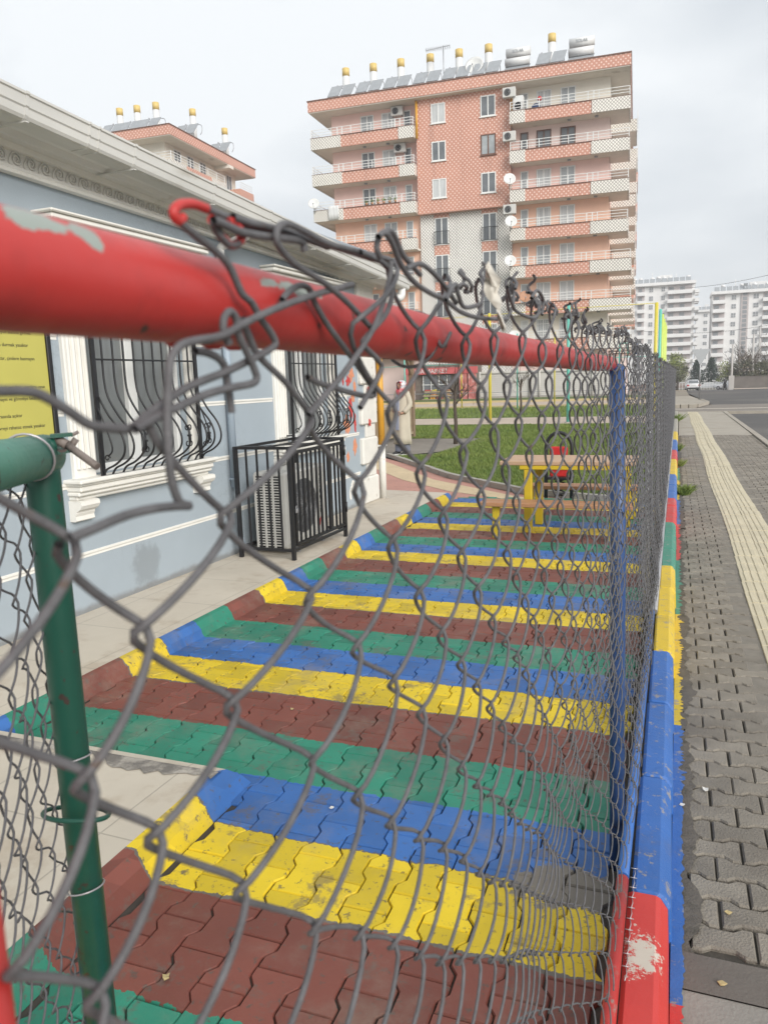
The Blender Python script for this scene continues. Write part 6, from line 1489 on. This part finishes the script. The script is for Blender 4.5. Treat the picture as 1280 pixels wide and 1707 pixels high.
# ================================================================== WHITE TOWERS, FAR AWAY
M['tower_white'] = mat('tower_white', (0.76,0.75,0.74), .8, .04, .3)
M['tower_grey'] = mat('tower_grey', (0.62,0.61,0.61), .8, .05, .3)
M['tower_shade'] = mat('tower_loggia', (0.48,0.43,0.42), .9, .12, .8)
M['tower_glass'] = glass_mat('tower_glass', (0.22,0.23,0.24), .2)
M['tower_brown'] = mat('tower_brown', (0.24,0.15,0.12), .85, .1, .4)
def tower(name_lab, px0, px1, pyt, y, blocks, nst=10, st=3.05, dep=16.0):
    a, b_ = at(px0, pyt, y), at(px1, pyt, y); z0 = gz(y) - 1; top = a[2]
    t_ = thing('white_apartment_tower', name_lab, 'building', (a[0], y, z0), 0, None)
    Wd_ = b_[0] - a[0]; Ht = top - z0; k = Wd_/(px1 - px0)
    m_ = MB(); m_.box(0, 1.6, 0, Wd_, dep, Ht-.4); m_.build('wall', M['tower_white'], t_)
    m_ = MB(); m_.box(-.3, .0, Ht-.399, Wd_+.3, dep+.3, Ht+.6); m_.build('parapet', M['tower_white'], t_)
    nw = 0
    for kind, p0, p1 in blocks:
        x0, x1 = (p0-px0)*k, (p1-px0)*k
        if kind == 'balc':
            for i in range(nst):
                zf = Ht - .4 - (i+1)*st
                if zf < 2.5: break
                m_ = MB(); m_.box(x0, -.0, zf-.25, x1, 1.59, zf+.0, 0); m_.box(x0, -.02, zf, x1, .12, zf+1.0, 0); m_.box(x0, .121, zf, x0+.15, 1.59, zf+1.0, 0); m_.box(x1-.15, .121, zf, x1, 1.59, zf+1.0, 0); bo = m_.build('balcony', M['tower_white'], t_)
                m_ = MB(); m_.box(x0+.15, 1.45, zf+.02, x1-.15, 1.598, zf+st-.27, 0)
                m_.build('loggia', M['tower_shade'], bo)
                m_ = MB(); n = max(1, int((x1-x0)/3))
                for q in range(n): xx = x0+.5+(x1-x0-1)*q/n; m_.box(xx, 1.38, zf+.4, xx+min(1.6,(x1-x0-1)/n*.7), 1.449, zf+2.3)
                m_.build('window', M['tower_glass'], bo)
        elif kind == 'win':
            for i in range(nst):
                zf = Ht - .4 - (i+1)*st
                if zf < 2.5: break
                m_ = MB(); w_ = x1-x0; m_.box(x0-.12, 1.50, zf+.9, x1+.12, 1.598, zf+2.55, 0); m_.box(x0+w_*.5-.06,1.44,zf+1,x0+w_*.5+.06,1.499,zf+2.45,0); m_.box(x0,1.44,zf+1.55,x1,1.497,zf+1.63,0); fo = m_.build('window', M['tower_grey'], t_)
                m_ = MB(); m_.box(x0, 1.46, zf+1.0, x1, 1.502, zf+2.45); m_.build('pane', M['tower_glass'], fo)
        elif kind == 'band':
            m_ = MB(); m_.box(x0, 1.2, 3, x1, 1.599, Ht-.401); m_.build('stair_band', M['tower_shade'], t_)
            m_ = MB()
            for i in range(nst*2): m_.box(x0+.5, 1.12, 4+i*st/2, x1-.5, 1.199, 4+i*st/2+1.1)
            m_.build('stair_glass', M['tower_glass'], t_)
        elif kind == 'grey':
            m_ = MB(); m_.box(x0, 1.3, 1, x1, 1.599, Ht-.401); m_.build('grey_bay', M['tower_grey'], t_)
        elif kind == 'lat':
            m_ = MB(); m_.box(x0, 1.3, 1, x1, 1.599, Ht-st); m_.build('lattice_bay', M['lattice'], t_)
    m_ = MB(); m_.box(.2,1.2,0,Wd_-.2,1.59,3.2); m_.build('ground_floor', M['tower_brown'], t_)
    m_ = MB(); r5 = np.random.default_rng(int(px0)); n = int(Wd_/2.0)
    for q in range(n):
        x = .6 + q*2.0; m_.loft([[(x,1,Ht+.6),(x+1.7,1,Ht+.6),(x+1.7,1.1,Ht+.58),(x,1.1,Ht+.58)],[(x,2.4,Ht+2.2),(x+1.7,2.4,Ht+2.2),(x+1.7,2.5,Ht+2.15),(x,2.5,Ht+2.15)]],0,True,False)
        if r5.random() < .6: m_.tube([(x+.2,2.7,Ht+2.2+r5.uniform(0,.7)),(x+1.5,2.7,Ht+2.3)], .38, 8, 1)
        if r5.random() < .3: m_.tube([(x+.8,3,Ht+.5),(x+.8,3,Ht+r5.uniform(3,4.6))], .12, 5, 1)
    m_.box(Wd_*.45,4,Ht+.6,Wd_*.65,8,Ht+3.4,1); m_.build('roof_equipment', [M['panel_grey'], M['tower_white']], t_)
    return t_, k, Ht
tower('white apartment tower just right of the pink block, with wrap-round balconies', 1050, 1158, 477, 300, [('win',1082.5,1088.5),('win',1103,1108.5),('balc',1113,1154),('balc',1062,1075)], 11, 3.02)
tower('partly hidden white tower in the gap between the other two', 1160, 1192, 519, 420, [('win',1173,1179)], 12, 3.4)
tower('white apartment tower with a dark glazed stair strip, beyond the roadside shrubs', 1187, 1330, 489, 300, [('balc',1188,1210),('win',1221,1228),('band',1237,1249.5),('win',1258,1266),('balc',1273,1296),('win',1305,1312)], 11, 3.02)
# side balconies on the first tower's right flank
for o_ in [x for x in COL.objects if x.name.startswith('white_apartment_tower')][:1]:
    m_ = MB(); a = at(1050,477,300); b_ = at(1158,477,300); Wd_ = b_[0]-a[0]; Ht = a[2]-(gz(300)-1)
    for i in range(10):
        zf = Ht-.4-(i+1)*3.02
        for w0, w1 in ((.0,5),(8,14)): m_.box(Wd_+.001, w0, zf-.2, Wd_+1.5, w1, zf+.95)
    m_.build('side_balcony', M['tower_white'], o_)

# ================================================================== STREET END
def tree(name, lab, px, pyb, y, h, r, trunk, cols_, n, leaf, sq=(1,1,1), seed=1, clumps=9, bare=False, grp='trees along the far street'):
    q = at(px, pyb, y); t_ = thing(name, lab, 'tree', (q[0], y, gz(y)-.05), 0, grp); rr = np.random.default_rng(seed)
    m_ = MB(); m_.tube([(0,0,0),(.1,0,h*.3),(0,.1,h*.6)], .2, 8, rs=[.22*r/2,.15*r/2,.06*r/2]); tips = []
    for k in range(5 if not bare else 12): branchy(m_, (0,0,h*(.25+.04*k)), np.array([math.cos(k*1.9),math.sin(k*1.9),.9]), h*.42, .05*r/2, 1 if not bare else 2, rr, tips)
    m_.build('trunk', M['bark'], t_); m_ = MB()
    for k in range(clumps):
        a = rr.uniform(0,6.28); d = r*.62*math.sqrt(rr.random()); c = (d*math.cos(a)*sq[0], d*math.sin(a)*sq[1], h*(.62+.3*rr.uniform(-1,1)*sq[2]))
        leaf_cloud(m_, c, r*rr.uniform(.3,.55), n//clumps, leaf, rr, (1,1,.8))
    m_.build('crown', cols_, t_)
def conifer(lab, px, pyb, y, h, r, seed):
    q = at(px, pyb, y); t_ = thing('conifer', lab, 'tree', (q[0], y, gz(y)-.05), 0, 'conifers by the towers'); rr = np.random.default_rng(seed)
    m_ = MB(); m_.tube([(0,0,0),(0,0,h)], .12, 6, rs=[.15,.03]); m_.build('trunk', M['bark'], t_); m_ = MB()
    for k in range(16):
        z = h*(.08+.9*k/16); rad = r*(1-.92*k/16)*rr.uniform(.85,1.1); nb_ = 9
        for j in range(nb_):
            a = j*6.283/nb_ + rr.uniform(-.3,.3)
            for q_ in np.linspace(.25,1,5):
                p_ = np.array([rad*q_*math.cos(a), rad*q_*math.sin(a), z + .1*h/16 - .25*rad*q_]); leaf_cloud(m_, p_, .25, 5, .16, rr)
    m_.build('foliage', M['conifer_green'], t_)
M['conifer_green'] = blade_mat('conifer_needles', (0.012,0.030,0.018), (0.035,0.065,0.035))
M['spring_green'] = blade_mat('spring_leaves', (0.14,0.18,0.03), (0.30,0.33,0.08))
M['bush_green'] = blade_mat('bush_leaves', (0.05,0.065,0.03), (0.16,0.15,0.09))
M['bush_brown'] = blade_mat('bare_brown_twigs', (0.13,0.10,0.07), (0.27,0.22,0.16))
tree('street_tree','fresh yellow green tree at the foot of the left white tower',1126,640,170,7.6,3.2,1,M['spring_green'],2600,.16,(1,1,1),2,14)
tree('street_tree','dull green tree low beside the fresh yellow green one',1128,642,150,4.3,2.2,1,M['bush_green'],1500,.14,(1,1,1),5,9)
tree('street_tree','pale spring tree beside the lamp post in front of the right tower',1212,636,180,6.4,2.9,1,M['spring_green'],1100,.15,(1,1,1),6,10)
conifer('dark conifer in the gap left of the yield sign', 1160, 636, 190, 7.0, 2.6, 1)
conifer('second dark conifer, broader, right of the yield sign', 1184, 636, 185, 7.2, 3.2, 2)
for k, (px, y, h, r, mk, lab, bare) in enumerate(((1228,150,5.2,2.9,'bush_green','dark green bush right of the lamp post',False),(1243,150,6.0,3.0,'bush_brown','tall brown leafless shrub beside the utility pole',True),(1257,160,6.2,3.2,'bush_brown','brown leafless shrub behind the two utility poles',True),(1272,140,4.4,2.6,'bush_green','green bush standing above the end of the dark low wall',False),(1236,170,7.0,3.2,'bush_brown','pale brown twiggy tree behind the dark green bush',True),(1288,140,6,3.2,'bush_brown','brown shrub at the end of the low bank, past the utility poles',True))):
    tree('roadside_shrub', lab, px, 640, y, h, r, 1, M[mk], 1500 if not bare else 700, .15, (1,1,1.1), 20+k, 10, bare, 'shrubs along the far road')
# low wall and bank below the shrubs
t_ = thing('boundary_wall', 'dark low wall below the roadside shrubs', 'wall', (at(1222,640,138)[0],138,gz(138))); m_ = MB(); m_.box(0,0,-.3,6.5,.3,1.9); m_.box(6.5,-1,-.3,30,-.7,.55); m_.box(-.05,-.05,1.901,6.55,.35,2.0); m_.build('masonry', mat('dark_wall', (0.16,0.14,0.125), .9, .2, .8), t_)
g = MB(); q0 = at(1238,640,120)
g.poly([(at(1215,640,122)[0],112,gz(112)-.0),(60,112,gz(112)-.0),(60,136,gz(136)+.1),(at(1222,640,136)[0],136,gz(136)+.1)]); struct(g, 'verge', M['tan_path'])
# white railing across the far street
for px0, px1, y, lab in ((1122,1157,150,'white railing across the end of the street, left part'),(1168,1212,150,'white railing across the end of the street, right part')):
    a, b_ = at(px0,640,y), at(px1,640,y); t_ = thing('street_railing', lab, 'railing', (a[0],y,gz(y)), 0, 'railings at the street end'); Wd_ = b_[0]-a[0]
    m_ = MB()
    for z in (.35,.95,1.25): m_.rod((0,0,z),(Wd_,0,z),.07,.07)
    n = int(Wd_/.45)
    for q in range(n+1): m_.rod((Wd_*q/n,0,0),(Wd_*q/n,0,1.3),.09,.06,0,(0,1,0))
    m_.build('bars', M['steel_white'], t_)
    m_ = MB(); m_.box(0,.06,-.2,Wd_,.25,.3); m_.build('plinth', M['concrete'], t_)
# yield sign seen from behind
q = ground(1165,666); t_ = thing('yield_sign', 'grey back of a triangular yield sign on a thin pole at the pavement corner', 'sign', (1.48,46,.08), R(4))
m_ = MB(); m_.tube([(0,0,0),(0,0,2.75)], .035, 10); m_.build('pole', M['grey_metal'], t_)
m_ = MB(); m_.prism([(-.48,2.72),(.48,2.72),(.05,1.95),(-.05,1.95)], 'y', -.075, -.055); M['sign_back'] = mat('sign_back', (0.42,0.43,0.44), .45, .06, 4, metal=.3); m_.build('plate', M['sign_back'], t_)
# cars
def car(lab, loc, rz, col):
    t_ = thing('parked_car', lab, 'car', loc, rz, None)          # length along local y, rear at -y
    Lc, Wc = 4.2, 1.74
    st_ = [(-2.1,.35,.62,.80),(-2.08,.30,.95,.84),(-1.7,.24,1.02,.87),(-.9,.22,.95,.87),(.9,.22,.93,.87),(1.6,.24,.80,.85),(2.05,.30,.66,.76),(2.1,.36,.56,.70)]
    m_ = MB(); rings = []
    for y, zb, zt, hw in st_: rings.append([(-hw*.9,y,zb),(-hw,y,zb+.12),(-hw,y,zt-.14),(-hw*.93,y,zt),(hw*.93,y,zt),(hw,y,zt-.14),(hw,y,zb+.12),(hw*.9,y,zb)])
    m_.loft(rings, 0, True, True)
    cab = [(-1.85,.98,.76),(-1.25,1.40,.60),(-.5,1.46,.60),(.35,1.40,.60),(1.05,.95,.74)]
    body_ = m_.build('body', col, t_)
    m_ = MB(); m_.loft([[(-w_,y,.90),(-w_*.98,y,z),(w_*.98,y,z),(w_,y,.90)] for y, z, w_ in cab], 0, True, True); m_.build('cabin', col, t_)
    m_ = MB(); m_.poly([(-.63,-1.83,1.01),(.63,-1.83,1.01),(.53,-1.31,1.385),(-.53,-1.31,1.385)]); m_.build('rear_window', M['pane_dark'], t_)
    for e in (-1,1):
        m_ = MB(); m_.box(min(e*.55,e*.84),-2.115,.66,max(e*.55,e*.84),-2.05,.84); m_.build('rear_light', M['red_print'], t_)
        for y in (-1.3,1.3):
            m_ = MB(); m_.cyl((e*.66,y,.31),(e*.87,y,.31),.31,16); wo_ = m_.build('wheel', M['rubber'], t_); m_ = MB(); m_.cyl((e*.865,y,.31),(e*.88,y,.31),.19,12); m_.build('rim', M['grey_metal'], wo_)
    m_ = MB(); m_.box(-.80,-2.14,.30,.80,-2.02,.47); m_.build('bumper', M['rubber'], t_); m_ = MB(); m_.box(-.26,-2.125,.70,.26,-2.09,.82); m_.build('number_plate', M['tank_white'], t_)
    return t_
M['car_white'] = mat('white_car_paint', (0.66,0.67,0.68), .25, .03, 3)
M['car_silver'] = mat('silver_car_paint', (0.45,0.47,0.49), .3, .03, 3)
x = at(1153.5,645,112)[0]; car('white car parked at the kerb beyond the yield sign, seen from behind', (x,112,gz(112)-.06), R(3), M['car_white'])
car('white car partly hidden behind the motorcyclist', (at(1213,640,140)[0],140,gz(140)-.06), R(70), M['car_white'])
car('small white car far behind the white railing', (at(1178,633,175)[0],175,gz(175)-.0), R(85), M['car_white'])
car('silver car far behind the railing, left of the motorcyclist', (at(1196,634,175)[0],175,gz(175)), R(85), M['car_silver'])
# motorcyclist
mx = at(1207,645,118)[0]
mc = thing('motorcycle', 'dark motorcycle seen from behind on the far road', 'motorcycle', (mx,118,gz(118)-.07), R(10)); m_ = MB()
for y in (-.62,.62): m_.tube([(0,y+.30*math.cos(a),.31+.30*math.sin(a)) for a in np.linspace(0,6.283,17)[:-1]], .06, 6, 0, True)
m_.build('wheel', M['rubber'], mc); m_ = MB(); m_.bbox(-.12,-.75,.55,.12,.35,.82,.04); m_.tube([(0,.35,.7),(0,.62,.31)],.05,6); m_.tube([(-.35,.38,1.05),(0,.45,1.0),(.35,.38,1.05)],.025,6); m_.bbox(-.10,-.3,.25,.10,.3,.55,.04); m_.build('frame', M['shoe'], mc)
rd = thing('person', 'rider in dark clothes and light trousers on the far motorcycle', 'person', (mx,117.9,gz(118)-.07), R(10))
rb_ = skin('body', [(0,-.2,.86),(0,-.15,1.15),(0,-.05,1.38),(0,-.02,1.50),(0,0,1.64),(.14,.1,.82),(.18,.25,.45),(.17,.1,.30),(-.14,.1,.82),(-.18,.25,.45),(-.17,.1,.30),(.2,-.02,1.34),(.27,.18,1.12),(.28,.42,1.06),(-.2,-.02,1.34),(-.27,.18,1.12),(-.28,.42,1.06)],
   [(0,1),(1,2),(2,3),(3,4),(0,5),(5,6),(6,7),(0,8),(8,9),(9,10),(2,11),(11,12),(12,13),(2,14),(14,15),(15,16)], [.15,.15,.13,.06,.11,.09,.06,.05,.09,.06,.05,.06,.05,.04,.06,.05,.04], M['shoe'], rd, 0, 1)
m_ = MB(); m_.tube([(.15,.1,.80),(.185,.27,.45),(.17,.1,.22)],.09,8); m_.tube([(-.15,.1,.80),(-.185,.27,.45),(-.17,.1,.22)],.09,8); m_.build('trousers', M['tank_white'], rd)
# lamp post, utility poles and overhead lines
def upole(lab, px, y, zt, r_, arm, nm='utility_pole'):
    q = at(px, 640, y); t_ = thing(nm, lab, 'pole', (q[0],y,gz(y)), 0, None); m_ = MB(); m_.tube([(0,0,-.2),(0,0,zt)], r_, 8, rs=[r_*1.3,r_*.8]); m_.build('pole', M['concrete_pole'], t_)
    m_ = MB()
    for z in arm:
        m_.rod((-1.2,0,z),(1.2,0,z),.12,.12)
        for e in (-1.1,0,1.1): m_.cyl((e,0,z),(e,0,z+.35),.09,6)
    if arm: m_.build('crossarm', M['grey_metal'], t_)
    return t_
M['concrete_pole'] = mat('pole_concrete', (0.46,0.44,0.42), .8, .08, 1)
t_ = upole('pale lamp post in front of the right white tower', 1218, 120, 6.2, .14, [], 'lamp_post'); m_ = MB(); m_.rod((-.75,0,5.2),(.2,0,5.3),.07,.07); m_.rod((-1.05,0,5.17),(-.7,0,5.2),.18,.12); m_.build('lamp_arm', M['grey_metal'], t_); m_ = MB(); m_.box(-.35,-.35,-.2,.35,.35,1.9); m_.build('plinth', M['concrete_pole'], t_)
upole('pale utility pole in front of the brown shrubs', 1252, 150, 9.3, .20, [8.6])
upole('darker utility pole with a wide crossarm behind the pale one', 1262, 165, 11.6, .18, [10.9,10.0])
wr_ = thing('overhead_lines', 'thin overhead power lines crossing in front of the white towers', 'wire', (0,80,0)); m_ = MB()
for (xa, ya, yy), (xb, yb, yz) in (((1060,478,110),(1330,447,80)),((1060,551,110),(1330,533,95))):
    a, b_ = at(xa, ya, yy), at(xb, yb, yz); pts = [a + (b_-a)*t + np.array([0,0,-.8*math.sin(math.pi*t)]) for t in np.linspace(0,1,14)]
    m_.tube([(p_[0],p_[1]-80,p_[2]) for p_ in pts], .018 if yy > 50 else .008, 4)
m_.build('line', M['shoe'], wr_)

# ------------------------------------------------------------------ thin haze between here and the far towers
hz = MB(); hz.box(-420,-60,-12,420,640,62)
hm = bpy.data.materials.new('haze'); hm.use_nodes = True; ht = hm.node_tree; ht.nodes.clear()
pv = ht.nodes.new('ShaderNodeVolumePrincipled'); pv.inputs['Color'].default_value = (0.95,0.96,0.98,1); pv.inputs['Density'].default_value = 0.0009; pv.inputs['Anisotropy'].default_value = 0.2
ho = ht.nodes.new('ShaderNodeOutputMaterial'); ht.links.new(pv.outputs[0], ho.inputs['Volume'])
tag(hz.build('haze', hm), 'thin pale haze over the street towards the far white towers', 'haze', kind='stuff')
